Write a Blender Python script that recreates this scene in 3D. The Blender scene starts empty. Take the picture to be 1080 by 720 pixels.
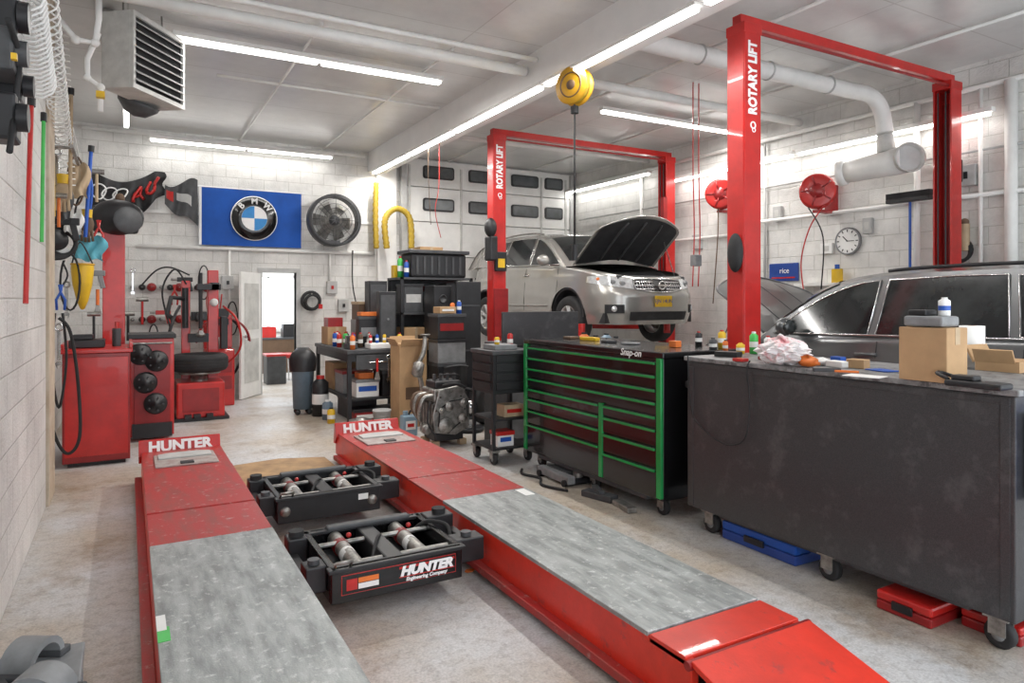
import bpy, math, random, re
from mathutils import Vector, Matrix
random.seed(4)
D=bpy.data; C=bpy.context.scene.collection
F=720.; HY=315.; CH=1.6
A=math.atan(405/720); SA,CA=math.sin(A),math.cos(A)
def ray(px,py):
    r=(px-540)/F
    return Vector((SA+CA*r, CA-SA*r, (HY-py)/F))
def PZ(px,py,z):
    v=ray(px,py); return Vector((0,0,CH))+v*((z-CH)/v.z)
def PY(px,py,y):
    v=ray(px,py); return Vector((0,0,CH))+v*(y/v.y)
def PX(px,py,x):
    v=ray(px,py); return Vector((0,0,CH))+v*(x/v.x)
# ---------------------------------------------------------------- materials
def mat(name,c,r=.5,m=0,var=.12,sc=6,bump=0,bs=80,coat=0,em=0,c2=None,thr=None,st=None,wear=None):
    M=D.materials.new(name); M.use_nodes=True; nt=M.node_tree; N=nt.nodes; L=nt.links
    b=N['Principled BSDF']; b.inputs['Roughness'].default_value=r; b.inputs['Metallic'].default_value=m
    if coat: b.inputs['Coat Weight'].default_value=coat
    tc=N.new('ShaderNodeTexCoord'); vec=tc.outputs['Object']
    if st:
        mp=N.new('ShaderNodeMapping'); mp.inputs['Scale'].default_value=st; L.new(vec,mp.inputs['Vector']); vec=mp.outputs[0]
    no=N.new('ShaderNodeTexNoise'); no.inputs['Scale'].default_value=sc; no.inputs['Detail'].default_value=8
    no.inputs['Roughness'].default_value=.62
    L.new(vec,no.inputs['Vector'])
    rp=N.new('ShaderNodeValToRGB'); L.new(no.outputs['Fac'],rp.inputs['Fac'])
    if c2 is None: c2=tuple(max(0,x*(1-var)) for x in c); c1=tuple(min(1,x*(1+var)) for x in c)
    else: c1=c
    t=thr or (.35,.65)
    rp.color_ramp.elements[0].position=t[0]; rp.color_ramp.elements[1].position=t[1]
    rp.color_ramp.elements[0].color=(*c2,1); rp.color_ramp.elements[1].color=(*c1,1)
    out=rp.outputs['Color']
    if wear:
        n3=N.new('ShaderNodeTexNoise'); n3.inputs['Scale'].default_value=wear[1]; n3.inputs['Detail'].default_value=10; n3.inputs['Roughness'].default_value=.7
        L.new(tc.outputs['Object'],n3.inputs['Vector'])
        r3=N.new('ShaderNodeValToRGB'); r3.color_ramp.elements[0].position=wear[2]; r3.color_ramp.elements[1].position=wear[3]
        L.new(n3.outputs['Fac'],r3.inputs['Fac'])
        mx=N.new('ShaderNodeMix'); mx.data_type='RGBA'; L.new(r3.outputs['Color'],mx.inputs[0]); L.new(out,mx.inputs[6]); mx.inputs[7].default_value=(*wear[0],1); out=mx.outputs[2]
    L.new(out,b.inputs['Base Color'])
    if bump:
        n2=N.new('ShaderNodeTexNoise'); n2.inputs['Scale'].default_value=bs; n2.inputs['Detail'].default_value=3
        L.new(tc.outputs['Object'],n2.inputs['Vector'])
        bp=N.new('ShaderNodeBump'); bp.inputs['Strength'].default_value=bump; bp.inputs['Distance'].default_value=.01
        L.new(n2.outputs['Fac'],bp.inputs['Height']); L.new(bp.outputs['Normal'],b.inputs['Normal'])
    if em:
        b.inputs['Emission Color'].default_value=(*c,1); b.inputs['Emission Strength'].default_value=em
    return M
def posmat(name,axes,c,mortar,bw,bh,ms,r=.5,bump=.3,off=.5,dirt=.12):
    M=D.materials.new(name); M.use_nodes=True; nt=M.node_tree; N=nt.nodes; L=nt.links
    b=N['Principled BSDF']; b.inputs['Roughness'].default_value=r
    g=N.new('ShaderNodeNewGeometry'); s=N.new('ShaderNodeSeparateXYZ'); cb=N.new('ShaderNodeCombineXYZ')
    L.new(g.outputs['Position'],s.inputs[0]); L.new(s.outputs[axes[0]],cb.inputs[0]); L.new(s.outputs[axes[1]],cb.inputs[1])
    br=N.new('ShaderNodeTexBrick'); L.new(cb.outputs[0],br.inputs['Vector'])
    br.offset=off; br.inputs['Scale'].default_value=1; br.inputs['Brick Width'].default_value=bw; br.inputs['Row Height'].default_value=bh
    br.inputs['Mortar Size'].default_value=ms; br.inputs['Mortar Smooth'].default_value=.6
    br.inputs['Color1'].default_value=(*c,1); br.inputs['Color2'].default_value=(*[x*.95 for x in c],1); br.inputs['Mortar'].default_value=(*mortar,1)
    no=N.new('ShaderNodeTexNoise'); no.inputs['Scale'].default_value=1.3; no.inputs['Detail'].default_value=9; no.inputs['Roughness'].default_value=.7; L.new(g.outputs['Position'],no.inputs['Vector'])
    mr=N.new('ShaderNodeMapRange'); mr.inputs[1].default_value=.32; mr.inputs[2].default_value=.6; mr.inputs[3].default_value=1-dirt*2; mr.inputs[4].default_value=1
    L.new(no.outputs['Fac'],mr.inputs[0])
    mx=N.new('ShaderNodeMix'); mx.data_type='RGBA'; mx.blend_type='MULTIPLY'; mx.inputs[0].default_value=1
    L.new(br.outputs['Color'],mx.inputs[6]); L.new(mr.outputs[0],mx.inputs[7]); L.new(mx.outputs[2],b.inputs['Base Color'])
    n2=N.new('ShaderNodeTexNoise'); n2.inputs['Scale'].default_value=55; n2.inputs['Detail'].default_value=4; L.new(g.outputs['Position'],n2.inputs['Vector'])
    ad=N.new('ShaderNodeMath'); ad.operation='MULTIPLY_ADD'; L.new(br.outputs['Fac'],ad.inputs[0]); ad.inputs[1].default_value=-1.0; L.new(n2.outputs['Fac'],ad.inputs[2])
    bp=N.new('ShaderNodeBump'); bp.inputs['Strength'].default_value=bump; bp.inputs['Distance'].default_value=.014
    L.new(ad.outputs[0],bp.inputs['Height']); L.new(bp.outputs['Normal'],b.inputs['Normal'])
    return M
def floormat():
    M=D.materials.new('concrete_floor'); M.use_nodes=True; nt=M.node_tree; N=nt.nodes; L=nt.links
    b=N['Principled BSDF']; g=N.new('ShaderNodeNewGeometry')
    def noise(s,d=6,ro=.55):
        n=N.new('ShaderNodeTexNoise'); n.inputs['Scale'].default_value=s; n.inputs['Detail'].default_value=d; n.inputs['Roughness'].default_value=ro; L.new(g.outputs['Position'],n.inputs['Vector']); return n
    def ramp(n,p0,c0,p1,c1):
        r=N.new('ShaderNodeValToRGB'); r.color_ramp.elements[0].position=p0; r.color_ramp.elements[1].position=p1
        r.color_ramp.elements[0].color=(*c0,1); r.color_ramp.elements[1].color=(*c1,1); L.new(n.outputs['Fac'],r.inputs['Fac']); return r
    def mul(a,c,f=1):
        m=N.new('ShaderNodeMix'); m.data_type='RGBA'; m.blend_type='MULTIPLY'; m.inputs[0].default_value=f; L.new(a,m.inputs[6]); L.new(c,m.inputs[7]); return m.outputs[2]
    base=ramp(noise(.8,8,.6),.38,(.50,.43,.35),.58,(.61,.61,.61))
    sp=ramp(noise(85,3),.38,(.60,.60,.61),.6,(1,1,1))
    st=ramp(noise(1.7,10,.7),.34,(.60,.49,.38),.48,(1,1,1))
    bl=ramp(noise(18,8,.75),.36,(.62,.60,.58),.52,(1,1,1))
    o=mul(base.outputs[0],sp.outputs[0],.5); o=mul(o,st.outputs[0],.75); o=mul(o,bl.outputs[0],.7)
    L.new(o,b.inputs['Base Color'])
    rr=N.new('ShaderNodeMapRange'); L.new(noise(3).outputs['Fac'],rr.inputs[0]); rr.inputs[3].default_value=.3; rr.inputs[4].default_value=.65; L.new(rr.outputs[0],b.inputs['Roughness'])
    bp=N.new('ShaderNodeBump'); bp.inputs['Strength'].default_value=.15; bp.inputs['Distance'].default_value=.01; L.new(noise(90,3).outputs['Fac'],bp.inputs['Height']); L.new(bp.outputs['Normal'],b.inputs['Normal'])
    return M
FLOOR=floormat()
WALLX=posmat('block_wall_x',('X','Z'),(.79,.78,.75),(.60,.59,.55),.4,.2,.007,bump=.5,dirt=.16)
WALLY=posmat('block_wall_y',('Y','Z'),(.80,.79,.76),(.63,.62,.58),.4,.2,.007,bump=.6,dirt=.15)
CEIL=posmat('ceiling_panels',('X','Y'),(.70,.70,.69),(.52,.51,.49),3.0,1.22,.01,r=.28,bump=.08,off=0,dirt=.08)
WHITE=mat('white_paint',(.81,.805,.78),.45,var=.07,sc=3)
BEAMW=mat('beam_paint',(.80,.795,.78),.42,var=.05,sc=1.5,bump=.05)
GREYW=mat('grey_white',(.56,.555,.53),.5,var=.14)
RED=mat('red_paint',(.50,.016,.013),.35,coat=.3,var=.14,sc=5)
REDD=mat('worn_red_deck',(.43,.020,.018),.42,c2=(.31,.05,.04),sc=5,thr=(.36,.56),bump=.12,st=(3,.7,1),wear=((.50,.40,.38),14,.58,.72))
REDR=mat('bright_red_ramp',(.66,.032,.014),.42,var=.14,sc=4,bump=.06,coat=.2,wear=((.25,.05,.05),9,.58,.72))
DKRED=mat('dark_red',(.28,.010,.011),.4,var=.18,coat=.2)
STEEL=mat('worn_steel_deck',(.40,.42,.415),.42,m=.3,c2=(.22,.235,.23),sc=7,thr=(.36,.60),bump=.2,bs=140,st=(2.2,.5,1),wear=((.62,.64,.63),26,.56,.70))
BLACK=mat('black_plastic',(.016,.016,.018),.45,var=.3)
BLACKG=mat('gloss_black',(.006,.006,.007),.22,coat=.3,var=.2)
MATTE=mat('matte_black',(.022,.022,.024),.8,var=.3,bump=.1)
RUBBER=mat('tyre_rubber',(.020,.020,.021),.75,var=.3,bump=.15)
DGREY=mat('dark_grey',(.06,.062,.066),.5,var=.2,sc=9)
MGREY=mat('mid_grey',(.22,.225,.23),.5,var=.18,sc=9)
LGREY=mat('light_grey',(.48,.48,.47),.5,var=.12)
DUSTY=mat('dusty_plate',(.46,.43,.41),.6,m=.2,c2=(.34,.24,.22),sc=14)
SPECK=mat('graphite_enamel',(.070,.070,.073),.32,m=.25,c2=(.045,.045,.048),sc=230,thr=(.40,.62),bump=.07,bs=200,wear=((.125,.125,.125),6,.53,.78))
SCUFF=mat('scuffed_top',(.22,.22,.22),.45,var=.3,sc=20,wear=((.08,.08,.08),12,.5,.6))
GREEN=mat('green_trim',(.010,.30,.07),.25,m=.3,coat=.4,var=.12)
GRNP=mat('green_plastic',(.07,.5,.10),.45)
CHROME=mat('bare_metal',(.62,.62,.62),.2,m=1,var=.1)
METAL=mat('dull_metal',(.32,.31,.29),.42,m=.8,var=.35,sc=18,bump=.1)
IRON=mat('oily_cast_metal',(.13,.125,.12),.45,m=.75,c2=(.05,.048,.045),sc=16,bump=.2)
CARDB=mat('cardboard',(.46,.29,.15),.8,var=.1,sc=5)
YEL=mat('yellow',(.72,.45,.02),.45,var=.1)
AMBER=mat('amber_yellow',(.62,.33,.015),.45,var=.15)
MUST=mat('mustard_hose',(.46,.31,.03),.6,var=.15,sc=20)
ORANGE=mat('orange',(.74,.18,.03),.5)
BLUE=mat('blue_plastic',(.012,.085,.42),.4,var=.12)
BLUED=mat('dark_blue_plastic',(.02,.06,.28),.45)
FLAGB=mat('flag_blue_cloth',(.006,.085,.42),.75,var=.15,sc=2)
CYAN=mat('cyan_cloth',(.12,.42,.52),.8)
PAPER=mat('white_paper',(.82,.82,.80),.7,var=.04)
LETW=mat('white_letter',(.88,.88,.88),.5,var=.02)
SILV=mat('silver_car_paint',(.40,.39,.365),.25,m=.55,coat=.7,var=.03)
GRAPH=mat('graphite_car_paint',(.12,.123,.126),.28,m=.5,coat=.6,var=.03)
GLASS=mat('tinted_glass',(.030,.034,.034),.10,coat=.2,var=.1,sc=2.2,c2=(.010,.011,.012),thr=(.42,.58))
LENS=mat('headlamp_lens',(.70,.72,.73),.1,m=.4,coat=.8,var=.2,sc=20)
WOODT=mat('stained_plywood',(.48,.31,.15),.7,c2=(.27,.17,.09),sc=5)
TAN=mat('tan_wood',(.48,.36,.23),.7)
PILA=mat('aged_pilaster_paint',(.60,.52,.41),.7,c2=(.44,.35,.25),sc=5)
BAGM=mat('thin_white_plastic',(.78,.75,.75),.35,c2=(.72,.30,.32),sc=9,thr=(.34,.46))
TUBE=mat('lit_diffuser',(1,.99,.96),.4,var=0,em=6)
DAY=mat('daylight_glass',(.85,.93,1),.4,var=0,em=3)
DIMG=mat('garage_window_glass',(.10,.11,.115),.2,var=.4,sc=2)
BROWN=mat('brown_leather',(.12,.07,.04),.6)
PBLUE=mat('pale_blue_plastic',(.22,.32,.40),.4)
BGREY=mat('blue_grey_plastic',(.15,.21,.27),.5)
# ---------------------------------------------------------------- mesh builder
def axM(c,ax):
    z=Vector({'X':(1,0,0),'Y':(0,1,0),'Z':(0,0,1)}[ax]) if isinstance(ax,str) else Vector(ax).normalized()
    return Matrix.Translation(Vector(c))@z.to_track_quat('Z','Y').to_matrix().to_4x4()
def cr(pts,n=6,closed=False):
    P=[Vector(p) for p in pts]; out=[]; m=len(P)
    for i in range(m if closed else m-1):
        if closed: a,b,c,d=P[i-1],P[i],P[(i+1)%m],P[(i+2)%m]
        else: a,b,c,d=P[max(i-1,0)],P[i],P[i+1],P[min(i+2,m-1)]
        for k in range(n):
            t=k/n; out.append(.5*((2*b)+(c-a)*t+(2*a-5*b+4*c-d)*t*t+(3*b-a-3*c+d)*t**3))
    if not closed: out.append(P[-1])
    return out
class MB:
    def __init__(s): s.v=[];s.f=[];s.s=[];s.m=[];s.k=0
    def add(s,vs,fs,sm=False,M=None):
        n=len(s.v)
        if M is not None: vs=[M@Vector(p) for p in vs]
        s.v+=[tuple(p) for p in vs]
        for f in fs: s.f.append([i+n for i in f]); s.s.append(sm); s.m.append(s.k)
        return s
    def box(s,x0,y0,z0,x1,y1,z1,M=None):
        vs=[(x,y,z) for z in (z0,z1) for y in (y0,y1) for x in (x0,x1)]
        return s.add(vs,[(0,2,3,1),(4,5,7,6),(0,1,5,4),(2,6,7,3),(0,4,6,2),(1,3,7,5)],False,M)
    def cb(s,c,d,rz=0,rx=0,ry=0):
        M=Matrix.Translation(Vector(c))@Matrix.Rotation(math.radians(rz),4,'Z')@Matrix.Rotation(math.radians(ry),4,'Y')@Matrix.Rotation(math.radians(rx),4,'X')
        return s.box(-d[0]/2,-d[1]/2,-d[2]/2,d[0]/2,d[1]/2,d[2]/2,M)
    def lathe(s,prof,c=(0,0,0),ax='Z',n=24,sm=True,a0=0,a1=360):
        M=axM(c,ax); full=(a1-a0)>=360; k=n if full else n+1; vs=[]
        for r,h in prof:
            for i in range(k):
                t=math.radians(a0+(a1-a0)*i/n); vs.append((r*math.cos(t),r*math.sin(t),h))
        fs=[]
        for j in range(len(prof)-1):
            for i in range(n):
                i2=(i+1)%k if full else i+1
                fs.append((j*k+i,j*k+i2,(j+1)*k+i2,(j+1)*k+i))
        return s.add(vs,fs,sm,M)
    def cyl(s,p,q,r,r2=None,n=16,cap=True):
        p=Vector(p);q=Vector(q); h=(q-p).length
        if h<1e-6: return s
        r2=r if r2 is None else r2
        s.lathe([(r,0),(r2,h)],p,(q-p),n)
        if cap:
            M=axM(p,(q-p))
            s.add([(r*math.cos(6.28318*i/n),r*math.sin(6.28318*i/n),0) for i in range(n)],[tuple(range(n))[::-1]],False,M)
            s.add([(r2*math.cos(6.28318*i/n),r2*math.sin(6.28318*i/n),h) for i in range(n)],[tuple(range(n))],False,M)
        return s
    def tube(s,pts,r,n=8,closed=False):
        P=[Vector(p) for p in pts]; m=len(P); up=Vector((0,0,1)); vs=[]; X=None
        for i,p in enumerate(P):
            t=(P[(i+1)%m]-P[i-1]) if closed else (P[min(i+1,m-1)]-P[max(i-1,0)])
            if t.length<1e-9: t=Vector((0,0,1))
            t.normalize()
            if X is None:
                X=t.cross(up)
                if X.length<.05: X=t.cross(Vector((1,0,0)))
            X=(X-t*X.dot(t)); 
            if X.length<1e-6: X=t.orthogonal()
            X.normalize(); Y=t.cross(X); rr=r[i] if isinstance(r,(list,tuple)) else r
            for k in range(n):
                a=2*math.pi*k/n; vs.append(p+X*math.cos(a)*rr+Y*math.sin(a)*rr)
        fs=[(i*n+k,i*n+(k+1)%n,((i+1)%m)*n+(k+1)%n,((i+1)%m)*n+k) for i in range(m if closed else m-1) for k in range(n)]
        s.add(vs,fs,True)
        if not closed: s.f.append([len(s.v)-m*n+k for k in range(n)][::-1]); s.f.append([len(s.v)-n+k for k in range(n)]); s.s+=[False]*2; s.m+=[s.k]*2
        return s
    def grid(s,rows,sm=True,closed=False,flip=False):
        k=len(rows[0]); vs=[p for r in rows for p in r]; fs=[]
        for j in range(len(rows)-1):
            for i in range(k if closed else k-1):
                q=(j*k+i,j*k+(i+1)%k,(j+1)*k+(i+1)%k,(j+1)*k+i); fs.append(q[::-1] if flip else q)
        return s.add(vs,fs,sm)
    def prism(s,poly,ax,a,b,M=None):
        n=len(poly)
        def P(u,v,w): return {'X':(w,u,v),'Y':(u,w,v),'Z':(u,v,w)}[ax]
        vs=[P(u,v,a) for u,v in poly]+[P(u,v,b) for u,v in poly]
        fs=[tuple(range(n))[::-1],tuple(range(n,2*n))]+[(i,(i+1)%n,n+(i+1)%n,n+i) for i in range(n)]
        return s.add(vs,fs,False,M)
    def sph(s,c,r,n=14):
        if not isinstance(r,(tuple,list)): r=(r,r,r)
        rows=[[(c[0]+r[0]*math.sin(math.pi*j/n)*math.cos(2*math.pi*i/(n*1.0)),c[1]+r[1]*math.sin(math.pi*j/n)*math.sin(2*math.pi*i/n),c[2]+r[2]*math.cos(math.pi*j/n)) for i in range(n)] for j in range(n+1)]
        return s.grid(rows,True,True,True)
    def torus(s,c,R,r,ax='Z',n=28,k=8):
        M=axM(c,ax); pts=[M@Vector((R*math.cos(2*math.pi*i/n),R*math.sin(2*math.pi*i/n),0)) for i in range(n)]
        return s.tube(pts,r,k,True)
def wm(o):
    M=Matrix.Identity(4)
    while o is not None:
        M=Matrix.LocRotScale(o.location,o.rotation_euler,o.scale)@M; o=o.parent
    return M
def mkobj(mb,name,m,bev=0):
    me=D.meshes.new(name); me.from_pydata(mb.v,[],mb.f)
    for x in (m if isinstance(m,(list,tuple)) else [m]): me.materials.append(x)
    me.polygons.foreach_set('use_smooth',mb.s); me.polygons.foreach_set('material_index',mb.m); me.update()
    o=D.objects.new(name,me); C.objects.link(o)
    if bev:
        md=o.modifiers.new('bevel','BEVEL'); md.width=bev; md.segments=2; md.limit_method='ANGLE'; md.angle_limit=.7
    return o
def part(mb,name,m,parent,w=1,bev=0,label=None,kind=None):
    if w:
        Mi=wm(parent).inverted(); mb.v=[tuple(Mi@Vector(p)) for p in mb.v]
    o=mkobj(mb,name,m,bev); o.parent=parent
    if label: o['label']=label
    if kind: o['kind']=kind
    return o
def thing(name,label,cat,loc=(0,0,0),rz=0,group=None):
    o=D.objects.new(name,None); C.objects.link(o); o.empty_display_size=.1; o.location=loc; o.rotation_euler=(0,0,math.radians(rz))
    o['label']=label; o['category']=cat
    if group: o['group']=group
    return o
def solo(mb,name,label,cat,m,bev=0,group=None):
    xs=[p[0] for p in mb.v]; ys=[p[1] for p in mb.v]; zs=[p[2] for p in mb.v]
    c=((min(xs)+max(xs))/2,(min(ys)+max(ys))/2,min(zs))
    mb.v=[(p[0]-c[0],p[1]-c[1],p[2]-c[2]) for p in mb.v]
    o=mkobj(mb,name,m,bev); o.location=c; o['label']=label; o['category']=cat
    if group: o['group']=group
    return o
def struct(mb,name,m,parent=None,bev=0):
    o=mkobj(mb,name,m,bev)
    if parent: o.parent=parent
    else: o['kind']='structure'
    return o
def text(name,st,size,o,right,up,m,parent,ext=.002,bold=0,shear=0,sx=1,label=None):
    cu=D.curves.new('t','FONT'); cu.body=st; cu.size=size; cu.extrude=ext; cu.offset=bold; cu.align_x='CENTER'; cu.align_y='CENTER'; cu.resolution_u=3; cu.shear=shear
    ob=D.objects.new('t',cu); C.objects.link(ob); bpy.context.view_layer.update()
    me=D.meshes.new_from_object(ob.evaluated_get(bpy.context.evaluated_depsgraph_get())); D.objects.remove(ob)
    r=Vector(right).normalized(); u=Vector(up).normalized(); n=r.cross(u)
    T=Matrix(((r.x*sx,u.x,n.x,o[0]),(r.y*sx,u.y,n.y,o[1]),(r.z*sx,u.z,n.z,o[2]),(0,0,0,1)))
    me.transform(wm(parent).inverted()@T)
    me.materials.clear(); me.materials.append(m); me.name=name
    q=D.objects.new(name,me); C.objects.link(q); q.parent=parent
    if label: q['label']=label
    return q
def caster(root,x,y,zt,r,ax='X'):
    m=MB().cb((x,y,zt-.012),(r*1.6,r*1.6,.02)); 
    for s in (-1,1): m.cb((x+s*r*.55,y,(zt+r)/2),(.006,r*1.1,zt-r))
    c=part(m,'caster',METAL,root)
    w=MB().lathe([(.01,-r*.38),(r*.7,-r*.38),(r*.92,-r*.34),(r,-r*.2),(r,r*.2),(r*.92,r*.34),(r*.7,r*.38),(.01,r*.38)],(x,y,r),ax,20)
    part(w,'wheel',RUBBER,c)
    h=MB().lathe([(.001,-r*.41),(r*.45,-r*.41),(r*.45,r*.41),(.001,r*.41)],(x,y,r),ax,12); part(h,'hub',MGREY,c)
# ---------------------------------------------------------------- the setting
ZC=4.25; YB=12.1; XR=8.3; DX=2.53
struct(MB().box(-1,-1.5,-.1,8.5,16.6,0),'floor',FLOOR)
struct(MB().box(-.95,-1.5,0,-.55,6.32,ZC).box(-.95,6.32,0,-.75,YB,ZC),'wall_left',WALLY)
struct(MB().box(-.95,YB,0,1.97,YB+.15,ZC).box(DX,YB,0,8.5,YB+.15,ZC).box(1.97,YB,2.05,DX,YB+.15,ZC),'wall_back',WALLX)
struct(MB().box(XR,-1.5,0,8.5,YB,ZC),'wall_right',WALLY)
struct(MB().box(-.95,-1.5,ZC,8.5,YB+.15,ZC+.1),'ceiling',CEIL)
struct(MB().box(-.95,-1.7,3.7,8.5,-1.5,ZC+.1),'wall_front',WALLX)
struct(MB().box(3.8,-1.5,3.9,4.12,YB,ZC),'trim_1',BEAMW)
struct(MB().box(-.75,6.33,0,-.53,6.8,ZC),'trim_2',PILA)
struct(MB().box(3.95,YB-.12,0,4.3,YB,ZC),'trim_3',WHITE)
struct(MB().box(-.75,YB-.03,2.95,3.9,YB,3.0),'trim_4',WHITE)
struct(MB().box(1.90,YB-.03,0,1.97,YB+.16,2.12).box(DX,YB-.03,0,DX+.07,YB+.16,2.12).box(1.97,YB-.03,2.05,DX,YB+.16,2.12),'trim_5',LGREY)
hx,hy,fx,fy=1.93,YB-.05,1.54,11.49
a=math.atan2(fy-hy,fx-hx); Mx=Matrix.Translation((hx,hy,0))@Matrix.Rotation(a,4,'Z')
ln=math.hypot(fx-hx,fy-hy)
dr=MB().box(0,-.02,.01,ln,.02,2.03,Mx); d1=struct(dr,'door_1',WHITE,bev=.004)
for za,zb in ((.25,.95),(1.1,1.85)): part(MB().box(.1,.021,za,ln-.1,.028,zb,Mx),'door_panel',GREYW,d1)
hd=MB(); hd.sph(Mx@Vector((ln-.06,.07,1.0)),.03).cyl(Mx@Vector((ln-.06,.02,1.0)),Mx@Vector((ln-.06,.07,1.0)),.012); part(hd,'door_handle',CHROME,d1)
struct(MB().box(.7,YB+.15,0,.8,16.4,2.8).box(4.9,YB+.15,0,5,16.4,2.8).box(.7,16.4,0,5,16.5,.9).box(.7,16.4,2.1,5,16.5,2.8).box(.7,16.4,.9,2.2,16.5,2.1).box(3.4,16.4,.9,5,16.5,2.1),'wall_back_room',WHITE)
struct(MB().box(.7,YB+.15,2.8,5,16.5,2.9),'ceiling_back_room',WHITE)
w1=struct(MB().box(2.2,16.42,.9,3.4,16.44,2.1),'window_1',DAY)
part(MB().box(2.16,16.36,.86,2.24,16.41,2.14).box(3.36,16.36,.86,3.44,16.41,2.14).box(2.2,16.36,.84,3.4,16.41,.92).box(2.2,16.36,2.08,3.4,16.41,2.14).box(2.77,16.36,.9,2.83,16.41,2.1),'window_frame',WHITE,w1)
gd=MB()
zs=[0,.6,1.2,1.8,2.4,3.05,3.7,4.22]
for i in range(7): gd.box(4.5,YB-.09,zs[i]+.008,8.15,YB-.03,zs[i+1]-.008)
g2=struct(gd,'door_2',WHITE,bev=.006)
for xa in (4.4,8.15): part(MB().box(xa,YB-.14,0,xa+.1,YB-.02,4.2),'door_track',LGREY,g2)
def rrect(cx,cz,hw,hh,r,n=5):
    P=[]
    for (sx,sz,a0) in ((1,1,0),(-1,1,90),(-1,-1,180),(1,-1,270)):
        for k in range(n+1):
            a=math.radians(a0+90*k/n); P.append((cx+sx*(hw-r)+r*math.cos(a),cz+sz*(hh-r)+r*math.sin(a)))
    return P
for zc in (3.38,3.99):
    for xc in (5.15,6.1,7.05,7.75):
        wd=.30 if xc<7.5 else .2
        fo=part(MB().prism(rrect(xc,zc,wd+.02,.122,.05),'Y',YB-.115,YB-.085),'window_frame',BLACK,g2)
        part(MB().prism(rrect(xc,zc,wd-.01,.092,.04),'Y',YB-.122,YB-.113),'pane',DIMG,fo)
for xc in (4.56,5.62,6.58,7.45,8.05):
    part(MB().box(xc-.02,YB-.11,.05,xc+.02,YB-.088,4.1),'stile',GREYW,g2)
# ---------------------------------------------------------------- ceiling lights
def strip(p,q,label,n=2,w=.09,en=60,group=None):
    p=Vector(p);q=Vector(q); t=thing('ceiling_light',label,'light',p,0,group)
    dv=(q-p); u=dv.normalized(); L=dv.length; rz=math.degrees(math.atan2(u.y,u.x))
    part(MB().cb((p+q)/2+Vector((0,0,.03)),(L,w,.05),rz),'housing',WHITE,t,bev=.005)
    for i in range(n):
        a=p+dv*((i+.015)/n); b=p+dv*((i+.985)/n)
        part(MB().cb((a+b)/2+Vector((0,0,-.012)),((b-a).length,w*.75,.03),rz),'diffuser',TUBE,t,bev=.008)
    ld=D.lights.new('lamp','AREA'); ld.shape='RECTANGLE'; ld.size=L*.97; ld.size_y=w*.7; ld.energy=en; ld.color=(1,.975,.94)
    lo=D.objects.new('lamp',ld); C.objects.link(lo); lo.location=(p+q)/2-p+Vector((0,0,-.035)); lo.rotation_euler=(0,0,math.radians(rz)); lo.parent=t
strip((.37,7.28,4.10),(3.16,7.28,4.10),'long double ceiling strip light nearest the camera in the left bay',2,.12,58)
strip((.28,11.85,4.05),(3.1,11.85,4.05),'double strip light above the blue flag on the back wall',2,.1,7)
strip((-.02,9.3,4.15),(-.02,11.6,4.15),'narrow strip light behind the hanging heater by the left wall',2,.08,8)
ys=[1.6,3.9,6.2,8.5,10.2,12.0]
lb=['beam strip light section above the camera, nearest of the beam row','beam strip light section running out of the top of the frame','beam strip light section just above the yellow reel','beam strip light section fourth from the camera','beam strip light section at the far end by the back wall']
for i in range(5): strip((3.86,ys[i],3.87),(3.86,ys[i+1]-.05,3.87),lb[i],1,.1,30)
strip((5.57,7.45,4.14),(8.0,7.45,4.14),'double strip light on the right bay ceiling between the two red lifts',2,.11,58)
strip((8.1,9.4,3.84),(8.1,12.0,3.84),'strip light high on the right wall beyond the far lift',2,.09,6)
strip((8.14,3.87,3.62),(8.14,6.35,3.62),'strip light on the right wall beside the near lift column',1,.09,4)
strip((8.14,6.4,3.62),(8.14,8.85,3.62),'strip light on the right wall above the red hose reels',1,.09,4)
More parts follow.
